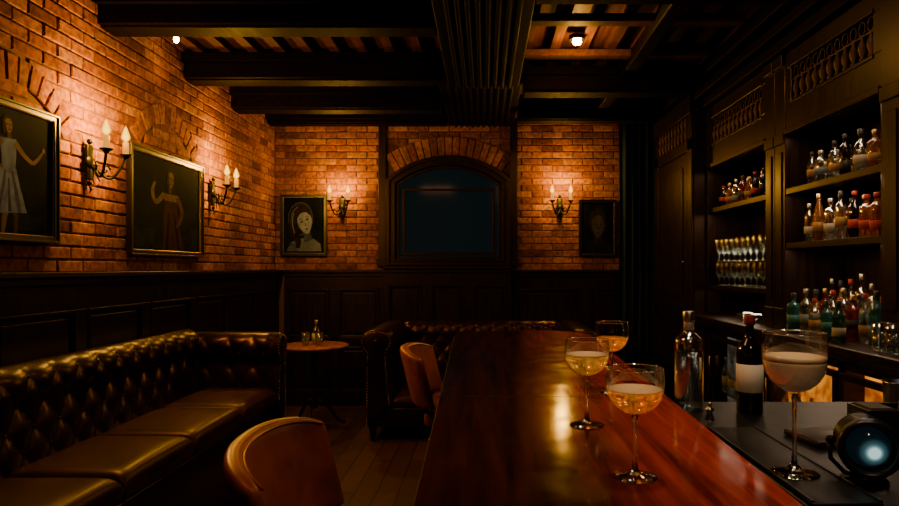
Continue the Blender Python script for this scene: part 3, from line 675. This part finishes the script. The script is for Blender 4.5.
# ---------------------------------------------------------------- sofas
def densify(P,step=.012):
    out=[]
    Q=[P[0]]+list(P)+[P[-1]]
    for i in range(1,len(Q)-2):
        p0,p1,p2,p3=[Vector(q) for q in Q[i-1:i+3]]
        L=(p2-p1).length; m=max(2,int(L/step))
        for k in range(m):
            t=k/m; out.append(.5*((2*p1)+(-p0+p2)*t+(2*p0-5*p1+4*p2-p3)*t*t+(-p0+3*p1-3*p2+p3)*t**3))
    out.append(Vector(P[-1])); return out
def tufted(mb,P,l0,l1,place,dl,ds,amp,s0,s1,flip=1,lstep=.014,caps=(True,True),btn=1):
    D=densify(P); S=[0]
    for a,b in zip(D,D[1:]): S.append(S[-1]+(b-a).length)
    N=[]
    for i in range(len(D)):
        t=(D[min(i+1,len(D)-1)]-D[max(i-1,0)]).normalized(); N.append(Vector((t.y,-t.x))*flip)
    nl=max(2,int((l1-l0)/lstep)); vs=[];fs=[]
    cells=max(1,round((l1-l0)/dl)); dl=(l1-l0)/cells
    for i in range(nl+1):
        l=l0+(l1-l0)*i/nl
        ed=min(1,min(i,nl-i)/4)
        for j,(p,nn) in enumerate(zip(D,N)):
            s=S[j]; w=0
            if s0<s<s1: w=min(1,(s-s0)/.03,(s1-s)/.08)
            a=(l-l0)/dl+(s-s0)/ds; b=(l-l0)/dl-(s-s0)/ds
            h=amp*(1-w+w*(abs(math.sin(pi*a)*math.sin(pi*b)))**.36)
            if s<=s0 or s>s1: h=amp*max(0,1-abs(s-s1)/.10) if s>s1 else 0
            q=p+nn*(h*ed)
            vs.append(place(l,q.x,q.y))
    m=len(D)
    for i in range(nl):
        for j in range(m-1): fs.append((i*m+j,(i+1)*m+j,(i+1)*m+j+1,i*m+j+1))
    if caps[0]: fs.append(tuple(range(m)))
    if caps[1]: fs.append(tuple(range(nl*m,nl*m+m))[::-1])
    mb.add(vs,fs,0,True)
    for ia in range(0,cells*2+1):
        l=l0+ia*dl/2
        if l<l0+.03 or l>l1-.03: continue
        k=ia%2
        s=s0+(k*.5)*ds
        while s<s1-.05:
            if s>s0+.02:
                j=min(range(len(S)),key=lambda q:abs(S[q]-s)); p=D[j]+N[j]*.003
                mb.ball(place(l,p.x,p.y),.0095,btn,6)
            s+=ds
    return D
def sofa(name,loc,rotz,W,Dp,sh,bh,ah,ncush,label,aw=.22,tl=.17,ts=.21):
    r=root(name,loc,label,'sofa',rotz)
    yb=Dp/2; yf=-Dp/2; hw=W/2; base=.14
    P=[(yb-.21,sh-.10),(yb-.185,sh+.08),(yb-.16,bh-.16),(yb-.165,bh-.09),(yb-.145,bh-.03),(yb-.09,bh),(yb-.035,bh-.03),(yb-.01,bh-.10),(yb-.01,bh-.3),(yb-.01,base)]
    mb=MB()
    tufted(mb,P,-hw+aw*.85,hw-aw*.85,lambda l,a,b:(l,a,b),tl,ts,.021,.02,(bh-sh)+.13,flip=-1)
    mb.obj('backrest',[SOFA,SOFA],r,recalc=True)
    for s in (-1,1):
        P=[(hw-aw+.01,sh-.10),(hw-aw+.03,sh+.06),(hw-aw+.05,ah-.20),(hw-aw+.02,ah-.15),(hw-aw,ah-.085),(hw-aw+.035,ah-.02),(hw-aw*.5,ah+.008),(hw-.03,ah-.02),(hw+.01,ah-.085),(hw-.01,ah-.15),(hw-.045,ah-.20),(hw-.045,ah-.3),(hw-.04,base)]
        mb=MB(); tufted(mb,P,yf+.012,yb-.02,lambda l,a,b,s=s:(s*a,l,b),tl,ts,.018,.02,(ah-sh)+.13,flip=-1)
        D=densify(P,.02); m=len(D)
        zc=ah-.088; xc=hw-aw/2+.005
        mid=[(s*p.x,p.y) for p in D]
        inner=[(s*(xc+(p.x-xc)*.84),(zc+(p.y-zc)*.84) if p.y>ah-.2 else p.y+(.015 if p.y<base+.05 else 0)) for p in D]
        n2=len(mid); yy=yf+.012
        vs=[(x,yy,z) for x,z in mid]+[((x+X)/2+(x-X)*.25,yf+.001,(z+Z)/2+(z-Z)*.25) for (x,z),(X,Z) in zip(mid,inner)]+[(x,yf-.006,z) for x,z in inner]
        fs=[(k+q*n2,(k+1)%n2+q*n2,(k+1)%n2+(q+1)*n2,k+(q+1)*n2) for k in range(n2) for q in (0,1)]+[tuple(range(2*n2,3*n2))]
        mb.add(vs,fs,0,True)
        for k,p in enumerate(inner): mb.ball((p[0],yf-.007,p[1]),.0045,2,6)
        mb.lathe([(0,.014),(.012,.012),(.018,.004),(.02,0),(0,0)],14,M=Matrix.Translation((s*xc,yf-.004,zc))@RX)
        mb.obj('armrest',[SOFA,SOFA,BRASS],r)
    iw=W-2*aw; cw=iw/ncush
    for k in range(ncush):
        a=-hw+aw+k*cw
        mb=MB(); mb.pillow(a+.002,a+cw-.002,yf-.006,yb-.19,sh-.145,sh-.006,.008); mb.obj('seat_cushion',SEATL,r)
    mb=MB(); mb.rbox(-hw+.05,hw-.05,yf+.02,yb-.02,base-.01,sh-.13,.015,3)
    mb.obj('base_frame',[SOFA,BRASS],r)
    for x in (-hw+.09,hw-.09):
        for y in (yf+.08,yb-.08):
            mb=MB(); mb.lathe([(0,0),(.016,0),(.018,.01),(.022,.03),(.030,.06),(.026,.085),(.034,.10),(.034,base-.008),(0,base-.008)],16,(x,y,0)); mb.obj('leg',DWOODV,r)
    return r
sofa('chesterfield_sofa',(-1.785,2.90,0),pi/2,3.60,.70,.64,1.015,.985,5,'long dark brown button-tufted leather chesterfield sofa along the brick wall')
sofa('chesterfield_sofa',(-.03,5.90,0),0,2.0,1.06,.42,.92,.93,2,'black button-tufted leather chesterfield sofa against the panelled wall',aw=.27,tl=.16,ts=.2)

# ---------------------------------------------------------------- side table
t=root('side_table',(-1.56,5.95,0),'small round wooden pedestal table between the sofas','table')
mb=MB(); mb.lathe([(0,.722),(.29,.722),(.305,.728),(.31,.737),(.305,.746),(.295,.75),(0,.75)],48); mb.obj('tabletop',TBL,t)
mb=MB(); mb.lathe([(0,.17),(.03,.17),(.035,.20),(.02,.24),(.018,.35),(.028,.42),(.018,.50),(.02,.62),(.04,.68),(.09,.72),(0,.7215)],20); mb.obj('pedestal',DWOODV,t)
for k in range(3):
    a=2*pi*k/3+.5; c,s=math.cos(a),math.sin(a)
    mb=MB(); mb.tube([(c*.02,s*.02,.24),(c*.09,s*.09,.22),(c*.16,s*.16,.13),(c*.21,s*.21,.045),(c*.26,s*.26,.018),(c*.28,s*.28,.016)],[.018,.018,.015,.013,.013,.015],8); mb.obj('leg',DWOODV,t)
tumbler((-1.62,5.86,.7505),'drinks on the side table','clear tumbler on the small round table',.12,.038,SHG)
tumbler((-1.49,5.84,.7505),'drinks on the side table','clear tumbler on the small round table',.12,.038,SHG)
bottle((-1.555,5.98,.7505),.22,.036,'squat',GLASSB,LABW,CAPS,'small clear bottle on the round side table','drinks on the side table',detail=20)

# ---------------------------------------------------------------- bar chairs
def chair(loc,rotz,label):
    r=root('bar_chair',loc,label,'chair',rotz,group='leather chairs along the bar')
    SH=.76
    def backpt(t):
        x=.295*math.sin(t*1.05)/math.sin(1.05); y=.29-.11*t*t; return x,y
    def topz(t): return 1.045-.035*abs(t)**3
    mb=MB(); n=40; m=24; vs=[];fs=[]
    for i in range(n+1):
        t=-1+2*i/n; x,y=backpt(t); x2,y2=backpt(min(1,t+.01)); x1,y1=backpt(max(-1,t-.01))
        tx,ty=x2-x1,y2-y1; l=math.hypot(tx,ty); nx,ny=-ty/l,tx/l
        e=(1-abs(t)**14); zt=topz(t); zb0=SH+.0; k=.55+.45*e
        cz=(zt+zb0)/2; hz=(zt-zb0)/2*(.94+.06*e)
        for j in range(m):
            a=2*pi*j/m; ca,sa=math.cos(a),math.sin(a)
            u=.024*k*math.copysign(abs(ca)**.7,ca); w=hz*math.copysign(abs(sa)**.20,sa)
            rake=.07*((cz+w)-SH)/.28
            vs.append((x+nx*u,y+ny*u+rake,cz+w))
    for i in range(n):
        for j in range(m): fs.append((i*m+j,i*m+(j+1)%m,(i+1)*m+(j+1)%m,(i+1)*m+j))
    fs.append(tuple(range(m))); fs.append(tuple(range(n*m,n*m+m))[::-1])
    mb.add(vs,fs,0,True)
    pp=[]
    for i in range(41):
        t=-.98+1.96*i/40; x,y=backpt(t); pp.append((x*.955,y-.022+.068,topz(t)-.012))
    mb.tube(pp,.003,6,0)
    mb.obj('backrest',[TAN],r)
    mb=MB(); mb.rbox(-.25,.25,-.15,.235,SH-.10,SH,.035,4); mb.obj('seat',TAN,r)
    mb=MB(); mb.box(-.235,.235,-.135,.22,SH-.14,SH-.101); mb.obj('seat_rail',DWOODV,r,bevel=.004)
    for s in (-1,1):
        mb=MB(); mb.tube([(s*.205,.19,SH-.14),(s*.215,.235,SH),(s*.215,.275,SH+.12)],.014,8); mb.obj('back_post',DWOODV,r)
        for q,yy in ((-1,-.12),(1,.20)):
            mb=MB(); mb.tube([(s*.24,yy+q*.02,0.0),(s*.215,yy,SH-.135)],[.014,.021],4); mb.obj('leg',DWOODV,r)
    mb=MB()
    for s in (-1,1): mb.tube([(s*.232,-.13,.27),(s*.232,.21,.27)],.011,8)
    mb.tube([(-.232,.21,.32),(.232,.21,.32)],.011,8)
    mb.obj('stretcher',DWOODV,r)
    return r
chair((-.225,1.60,0),pi/2+.02,'cognac leather bar chair with curved padded back')
chair((-.065,3.42,0),pi/2,'cognac leather bar chair pulled up near counter end')

# ---------------------------------------------------------------- sconces
def sconce(loc,rotz,label):
    r=root('wall_sconce',loc,label,'wall lamp',rotz,group='candle wall sconces')
    mb=MB(); mb.rbox(-.028,.028,-.018,0,-.10,.10,.008,3)
    mb.lathe([(0,-.004),(.040,-.004),(.036,.006),(.020,.014),(0,.018)],20,M=Matrix.Translation((0,-.012,0))@RX)
    mb.ball((0,-.012,.115),.016); mb.ball((0,-.012,-.115),.014); mb.tube([(0,-.012,-.12),(0,-.02,-.15),(.0,-.012,-.17)],[.008,.006,.002],8)
    mb.obj('backplate',IRON,r)
    for s in (-1,1):
        pts=[]
        for k in range(15):
            q=k/14; pts.append((s*(.095*q),-.03-.13*q**.8,-.02-.075*math.sin(pi*q*1.05)+.05*q*q))
        sc=[]
        for k in range(16):
            a=k/15*2.1*pi; rr=.030*(1-k/18); sc.append((s*(.045+rr*math.cos(a)*.7),-.075+rr*math.cos(a)*-.5,-.035+rr*math.sin(a)))
        mb=MB(); mb.tube(pts,.0075,8); mb.tube(sc,.0055,6)
        mb.tube([(0,-.03,-.02),(s*.01,-.04,-.06),(s*.03,-.05,-.10),(s*.02,-.05,-.12)],[.006,.005,.004,.003],6)
        mb.obj('arm',IRON,r)
        ex,ey,ez=pts[-1]
        mb=MB(); mb.lathe([(0,-.008),(.012,-.006),(.016,.002),(.032,.012),(.036,.018),(.030,.016),(.016,.010),(.014,.022),(0,.022)],20,(ex,ey,ez)); mb.obj('drip_cup',IRON,r)
        mb=MB(); mb.lathe([(0,.02),(.0165,.02),(.0165,.085),(.009,.089),(0,.089)],16,(ex,ey,ez)); mb.obj('candle',CANDLE,r)
        mb=MB(); mb.lathe([(0,.088),(.011,.092),(.023,.106),(.025,.119),(.018,.142),(.009,.166),(0,.186)],14,(ex,ey,ez)); mb.obj('flame_bulb',FLAME,r)
    return r
def lamp(name,typ,loc,power,col,size=.03,rot=None,**kw):
    l=bpy.data.lights.new(name,typ); l.energy=power; l.color=col
    if typ=='AREA': l.size=size
    else: l.shadow_soft_size=size
    for k,v in kw.items(): setattr(l,k,v)
    o=bpy.data.objects.new(name,l); COL.objects.link(o); o.location=loc
    if rot: o.rotation_euler=rot
    return o
WARM=(1,.50,.05)
S=[((XL+.028,3.60,H+.585),pi/2,(.20,0),'two-armed black iron candle sconce on brick between framed pictures'),
   ((XL+.028,5.24,H+.60),pi/2,(.20,0),'two-armed black iron candle sconce beyond the second picture'),
   ((-1.51,YB-.028,H+.64),0,(0,-.20),'two-armed black iron candle sconce beside pale portrait'),
   ((.79,YB-.028,H+.64),0,(0,-.20),'two-armed black iron candle sconce beside the arched window')]
for i,(loc,rz,off,lab) in enumerate(S):
    sconce(loc,rz,lab)
    lamp('sconce_light','POINT',(loc[0]+off[0],loc[1]+off[1],loc[2]+.22),(58,42,26,24)[i],WARM,.05)

# ---------------------------------------------------------------- pictures
def paint(n,c,sc=9,lo=.35):
    m,nt,b=newmat('paint_'+n); N=nt.nodes.new; L=nt.links.new
    tc=N('ShaderNodeTexCoord'); no=N('ShaderNodeTexNoise'); no.inputs['Scale'].default_value=sc; no.inputs['Detail'].default_value=5; no.inputs['Distortion'].default_value=.8; L(tc.outputs['Object'],no.inputs['Vector'])
    cr=N('ShaderNodeValToRGB'); e=cr.color_ramp.elements; e[0].position=.36; e[1].position=.60; e[0].color=tuple(lo*v for v in c)+(1,); e[1].color=(*c,1)
    L(no.outputs['Fac'],cr.inputs['Fac']); L(cr.outputs['Color'],b.inputs['Base Color']); b.inputs['Roughness'].default_value=.9; b.inputs['Specular IOR Level'].default_value=.06
    return m
CAN=paint('canvas',(.007,.010,.024),4)
P_W=paint('white',(.17,.23,.60),9,.5); P_S=paint('skin',(.18,.12,.13),9,.6); P_SH=paint('skin_shadow',(.08,.045,.05),9,.6); P_G=paint('grey',(.07,.09,.26),12,.5); P_D=paint('dark',(.006,.006,.009)); P_R=paint('rust',(.050,.018,.018),9,.5); P_B=paint('blue',(.012,.020,.050)); P_L=paint('light',(.22,.28,.70),10,.75); P_H=paint('hair',(.022,.016,.018),20,.4); P_M=paint('mid',(.13,.16,.38),10,.75)
def ell(cx,cz,rx,rz,rot=0,n=22,a0=0,a1=2*pi):
    out=[]
    for k in range(n):
        a=a0+(a1-a0)*k/n; x,z=rx*math.cos(a),rz*math.sin(a)
        out.append((cx+x*math.cos(rot)-z*math.sin(rot),cz+x*math.sin(rot)+z*math.cos(rot)))
    return out
def limb(pts,ws,n=10):
    # tapered soft limb outline along a curved path
    Q=[pts[0]]+list(pts)+[pts[-1]]; C=[];W=[]
    for i in range(1,len(Q)-2):
        p0,p1,p2,p3=[Vector(q) for q in Q[i-1:i+3]]
        for k in range(n):
            t=k/n; C.append(.5*((2*p1)+(-p0+p2)*t+(2*p0-5*p1+4*p2-p3)*t*t+(-p0+3*p1-3*p2+p3)*t**3)); W.append(ws[i-1]+(ws[i]-ws[i-1])*t)
    C.append(Vector(pts[-1])); W.append(ws[-1]); A=[];B=[]
    for i,c in enumerate(C):
        d=(C[min(i+1,len(C)-1)]-C[max(i-1,0)]).normalized(); nn=Vector((-d.y,d.x))
        A.append(tuple(c+nn*W[i])); B.append(tuple(c-nn*W[i]))
    return A+B[::-1]
def picture(loc,rotz,w,h,fw,fmat,label,shapes):
    r=root('framed_picture',loc,label,'picture',rotz,group='framed pictures on the brick')
    a,b=w/2,h/2; R=lambda q:[(-a+q,-b+q),(a-q,-b+q),(a-q,b-q),(-a+q,b-q)]
    mb=MB(); mb.ringprism(R(0),R(fw),-.028,0); mb.ringprism(R(0),R(fw*.35),-.036,-.028); mb.ringprism(R(fw*.85),R(fw*1.1),-.022,-.008,1)
    mb.obj('frame',[fmat,BRASS],r,bevel=.002)
    mb=MB(); mb.box(-a+fw,a-fw,-.010,-.002,-b+fw,b-fw,0)
    mats=[CAN]
    for k,(pts,mt) in enumerate(shapes):
        if mt not in mats: mats.append(mt)
        mi=mats.index(mt); y=-.0102-.00015*k
        cl=lambda v:max(-.45,min(.45,v))
        mb.prism([(cl(px)*w,cl(pz)*h) for px,pz in pts],y,-.009,mi)
    mb.obj('painting',mats,r)
    return r
def head(cx,cz,s,ar,tilt=0):
    f=lambda pts:[(cx+((x)*math.cos(tilt)-(z)*math.sin(tilt))*s/ar,cz+((x)*math.sin(tilt)+(z)*math.cos(tilt))*s) for x,z in pts]
    return [(f(ell(-.08,.15,.85,1.0)),P_H),(f(ell(-.65,-.35,.30,.75)),P_H),(f([(-.25,-.6),(.3,-.6),(.35,-1.5),(-.35,-1.5)]),P_SH),
      (f([(-.55,.45),(-.2,.75),(.3,.7),(.6,.35),(.6,-.2),(.45,-.65),(.12,-.95),(-.2,-.85),(-.5,-.45)]),P_S),(f([(-.55,.45),(-.35,.2),(-.3,-.5),(-.2,-.85),(-.5,-.45)]),P_SH),
      (f(ell(-.12,.08,.15,.07)),P_D),(f(ell(.36,.08,.13,.07)),P_D),(f([(.12,.05),(.2,-.25),(.05,-.25)]),P_SH),(f(ell(.14,-.52,.2,.07)),P_R)]
D1=[([(-.44,-.42),(.44,-.42),(.44,-.30),(-.44,-.26)],P_B),
 (limb([(.03,-.27),(.01,-.36),(.0,-.44)],[.026,.020,.013]),P_S),(limb([(.11,-.27),(.115,-.36),(.11,-.44)],[.026,.020,.013]),P_SH),
 (limb([(.05,.03),(.045,-.06),(.04,-.16),(.05,-.30)],[.062,.095,.13,.165]),P_W),
 (limb([(.02,.0),(.0,-.12),(-.04,-.29)],[.008,.014,.016]),P_G),(limb([(.08,.0),(.11,-.12),(.15,-.29)],[.008,.014,.018]),P_G),(limb([(.05,-.05),(.055,-.16),(.06,-.29)],[.006,.010,.014]),P_G),
 (limb([(.045,.23),(.05,.13),(.05,.02)],[.072,.066,.056]),P_W),
 (limb([(.105,.21),(.19,.13),(.27,.085)],[.022,.018,.014]),P_S),(limb([(.27,.085),(.32,.13),(.365,.19)],[.015,.013,.010]),P_S),
 (limb([(-.01,.21),(-.07,.12),(-.05,.03),(.0,.03)],[.022,.018,.014,.012]),P_S)]+head(.045,.325,.062,1.12,.1)+[(ell(.37,.20,.018,.020),P_S)]
picture((XL+.02,2.965,H+.45),pi/2,.73,.65,.032,GOLD,'framed dark painting of a dancer in a pale dress',D1)
D2=[([(-.44,-.42),(.44,-.42),(.44,-.2),(-.44,-.25)],P_B),
 (limb([(.03,-.02),(.035,-.14),(.05,-.28),(.07,-.45)],[.085,.11,.125,.16]),P_R),(limb([(.0,-.05),(-.01,-.22),(-.03,-.44)],[.010,.014,.018]),P_D),(limb([(.07,-.05),(.11,-.22),(.14,-.44)],[.008,.012,.018]),P_D),
 (limb([(.03,.12),(.03,.05),(.03,-.04)],[.105,.085,.075]),P_S),(limb([(.03,.05),(.03,-.0),(.03,-.06)],[.092,.082,.085]),P_R),
 (limb([(-.06,.11),(-.16,.02),(-.20,.06)],[.028,.022,.018]),P_S),(limb([(-.20,.05),(-.21,.13),(-.18,.21)],[.020,.018,.012]),P_S),
 (limb([(.12,.10),(.19,-.04),(.15,-.16),(.10,-.20)],[.028,.024,.018,.014]),P_SH)]+head(.03,.27,.095,1.5,-.15)
picture((XL+.02,4.52,H+.43),pi/2,1.04,.70,.036,GOLD,'wide framed dark painting of a posing figure in rust dress',D2)
TL=.34
def rt(pts,cx=0,cz=.06,a=TL):
    return [(cx+(x-cx)*math.cos(a)-(z-cz)*math.sin(a),cz+(x-cx)*math.sin(a)+(z-cz)*math.cos(a)) for x,z in pts]
def oval(cx,cz,rx,rz,chin=.35):
    return [(cx+rx*math.cos(a)*(1-chin*max(0,-math.sin(a))**1.5),cz+rz*math.sin(a)) for a in [2*pi*k/28 for k in range(28)]]
D3=[([(-.38,-.42),(.38,-.42),(.36,-.30),(.22,-.22),(.08,-.20),(-.12,-.22),(-.28,-.28)],P_M),([(-.38,-.42),(-.10,-.42),(-.2,-.30),(-.28,-.28)],P_G),
 (rt(ell(-.05,.13,.27,.27)),P_G),(rt(ell(-.05,.13,.255,.255)),P_H),(rt(limb([(-.20,.20),(-.26,.02),(-.22,-.18),(-.27,-.30)],[.08,.085,.07,.04])),P_H),(rt(limb([(-.16,.26),(-.24,.12),(-.25,-.05)],[.008,.012,.008])),P_M),(rt(limb([(-.04,.33),(-.18,.28),(-.27,.14)],[.008,.012,.006])),P_G),
 (rt(limb([(.0,-.02),(.0,-.14),(-.01,-.27)],[.085,.075,.095])),P_G),
 (rt(oval(.02,.055,.155,.21)),P_L),
 (rt([(-.134,.06),(-.10,.10),(-.09,-.02),(-.03,-.13),(-.065,-.10),(-.11,-.03)]),P_M),
 (rt(limb([(-.13,.17),(-.03,.24),(.10,.22),(.17,.12)],[.02,.035,.03,.012])),P_H),
 (rt(ell(-.045,.075,.040,.020)),P_M),(rt(ell(.082,.075,.040,.020)),P_M),(rt(ell(-.045,.07,.027,.010)),P_D),(rt(ell(.082,.07,.027,.010)),P_D),(rt(limb([(-.09,.11),(-.045,.122),(-.01,.108)],[.003,.006,.003])),P_G),(rt(limb([(.045,.108),(.085,.122),(.125,.108)],[.003,.006,.003])),P_G),
 (rt([(.02,.06),(.042,-.02),(.0,-.022)]),P_M),(rt(ell(.02,-.072,.032,.011)),P_H)]
picture((-1.915,YB-.02,H+.45),0,.49,.65,.03,FRAMEB,'black framed pale pencil-style portrait on brick wall',D3)
P_S2=paint('dim_skin',(.065,.060,.10),9,.6); P_D2=paint('dim_cloth',(.02,.024,.05)); P_S3=paint('dim_skin_shadow',(.030,.026,.045),9,.6)
D4=[([(-.36,-.42),(.38,-.42),(.33,-.28),(.12,-.20),(-.12,-.20),(-.30,-.28)],P_D2),([(-.08,-.10),(.10,-.10),(.10,-.26),(-.09,-.26)],P_S3),(ell(.0,.11,.23,.25),P_H),
 (oval(.01,.05,.17,.22),P_S2),([(-.155,.10),(-.12,.08),(-.11,-.04),(-.05,-.14),(-.11,-.07)],P_S3),(limb([(-.14,.18),(-.03,.26),(.10,.24),(.17,.14)],[.02,.03,.03,.01]),P_H),
 (ell(-.055,.07,.03,.011),P_D),(ell(.085,.07,.03,.011),P_D),([(.015,.06),(.04,-.02),(-.005,-.02)],P_S3),(ell(.015,-.08,.035,.010),P_R)]
picture((1.19,YB-.02,H+.42),0,.40,.60,.028,FRAMEB,'small black framed dim portrait on brick wall by curtain',D4)

# ---------------------------------------------------------------- ceiling lamps
def downlight(loc,label,r=.045):
    o=root('ceiling_spotlight',loc,label,'ceiling lamp',group='ceiling spotlights')
    mb=MB(); mb.lathe([(r,0),(r,-.03),(r*.85,-.03),(r*.8,-.008),(0,-.008),(0,0),(r,0)],24); mb.obj('housing',IRON,o)
    mb=MB(); mb.lathe([(0,-.064),(r*.40,-.058),(r*.58,-.042),(r*.45,-.014),(0,-.009)],20); mb.obj('bulb',LAMPE,o)
downlight((.626,4.42,ZC-.051),'small bright spotlight between ceiling beams',.055)
downlight((-2.08,4.38,ZC-.051),'small bright spotlight near the brick wall',.030)
downlight((.35,1.3,ZC-.051),'unseen ceiling spotlight added to light the bar')
downlight((-.85,4.12,ZC-.051),'hidden ceiling spotlight added to light the sofas')
downlight((1.0,1.15,ZC-.051),'unseen cool spotlight added to tint the work station')
downlight((.40,-.30,ZC-.051),'unseen spotlight added to light glasses and bottles from the front')
lamp('ceiling_glow','POINT',(.626,4.42,ZC-.17),12,(1,.50,.07),.03)
lamp('spot_main','SPOT',(.626,4.42,ZC-.13),14,(1,.42,.09),.03,(0,0,0),spot_size=2.6,spot_blend=.8)
lamp('spot_left','SPOT',(-2.08,4.38,ZC-.13),4,(1,.46,.07),.03,(0,0,0),spot_size=2.2,spot_blend=.8)
lamp('bar_fill','SPOT',(.35,1.3,ZC-.13),36,(1,.54,.22),.05,(0,0,0),spot_size=1.1,spot_blend=.9)  # added lamp above the view, lights bar top and glasses
lamp('front_fill','SPOT',(.40,-.30,ZC-.13),34,(1,.64,.34),.05,(.78,0,-.05),spot_size=.62,spot_blend=.7)  # added lamp behind the camera, puts highlights on glasses and bottles
lamp('seats_fill','SPOT',(-.85,4.12,ZC-.13),14,(1,.42,.22),.05,(.25,0,0),spot_size=1.9,spot_blend=.9)  # added lamp hidden behind a beam, brings out the dark sofa arm
lamp('station_fill','SPOT',(1.0,1.15,ZC-.13),10,(.60,.80,1),.04,(0,0,0),spot_size=1.2,spot_blend=.9)  # added cool lamp out of view, gives the station a bluish tint
lamp('room_fill','AREA',(-.9,1.6,ZC-.14),5.5,(1,.38,.18),.6)
lamp('aisle_fill','AREA',(1.25,2.6,ZC-.14),5,(1,.60,.36),.3)
for y,z,p in ((3.52,H+.81,1.3),(3.52,H+.45,1.6),(3.52,H+.115,2.4),(4.85,H+.81,1.1),(4.85,H+.45,2.4),(4.85,H-.175,.8)):
    l=lamp('shelf_fill','AREA',(1.90,y,z),p,(1,.68,.42),.8); l.data.shape='RECTANGLE'; l.data.size=.03; l.data.size_y=.8  # area lights without fixtures, added to brighten the shelved bottles

w=bpy.data.worlds.new('world'); SC.world=w; w.use_nodes=True
w.node_tree.nodes['Background'].inputs[0].default_value=(.02,.03,.04,1); w.node_tree.nodes['Background'].inputs[1].default_value=.3

cd=bpy.data.cameras.new('camera'); cam=bpy.data.objects.new('camera',cd); COL.objects.link(cam)
cam.location=(0,0,H); cam.rotation_euler=(pi/2,0,0); cd.sensor_width=36; cd.lens=26.03
cd.shift_x=-35.5/899; cd.shift_y=15/899; cd.clip_start=.05
SC.camera=cam
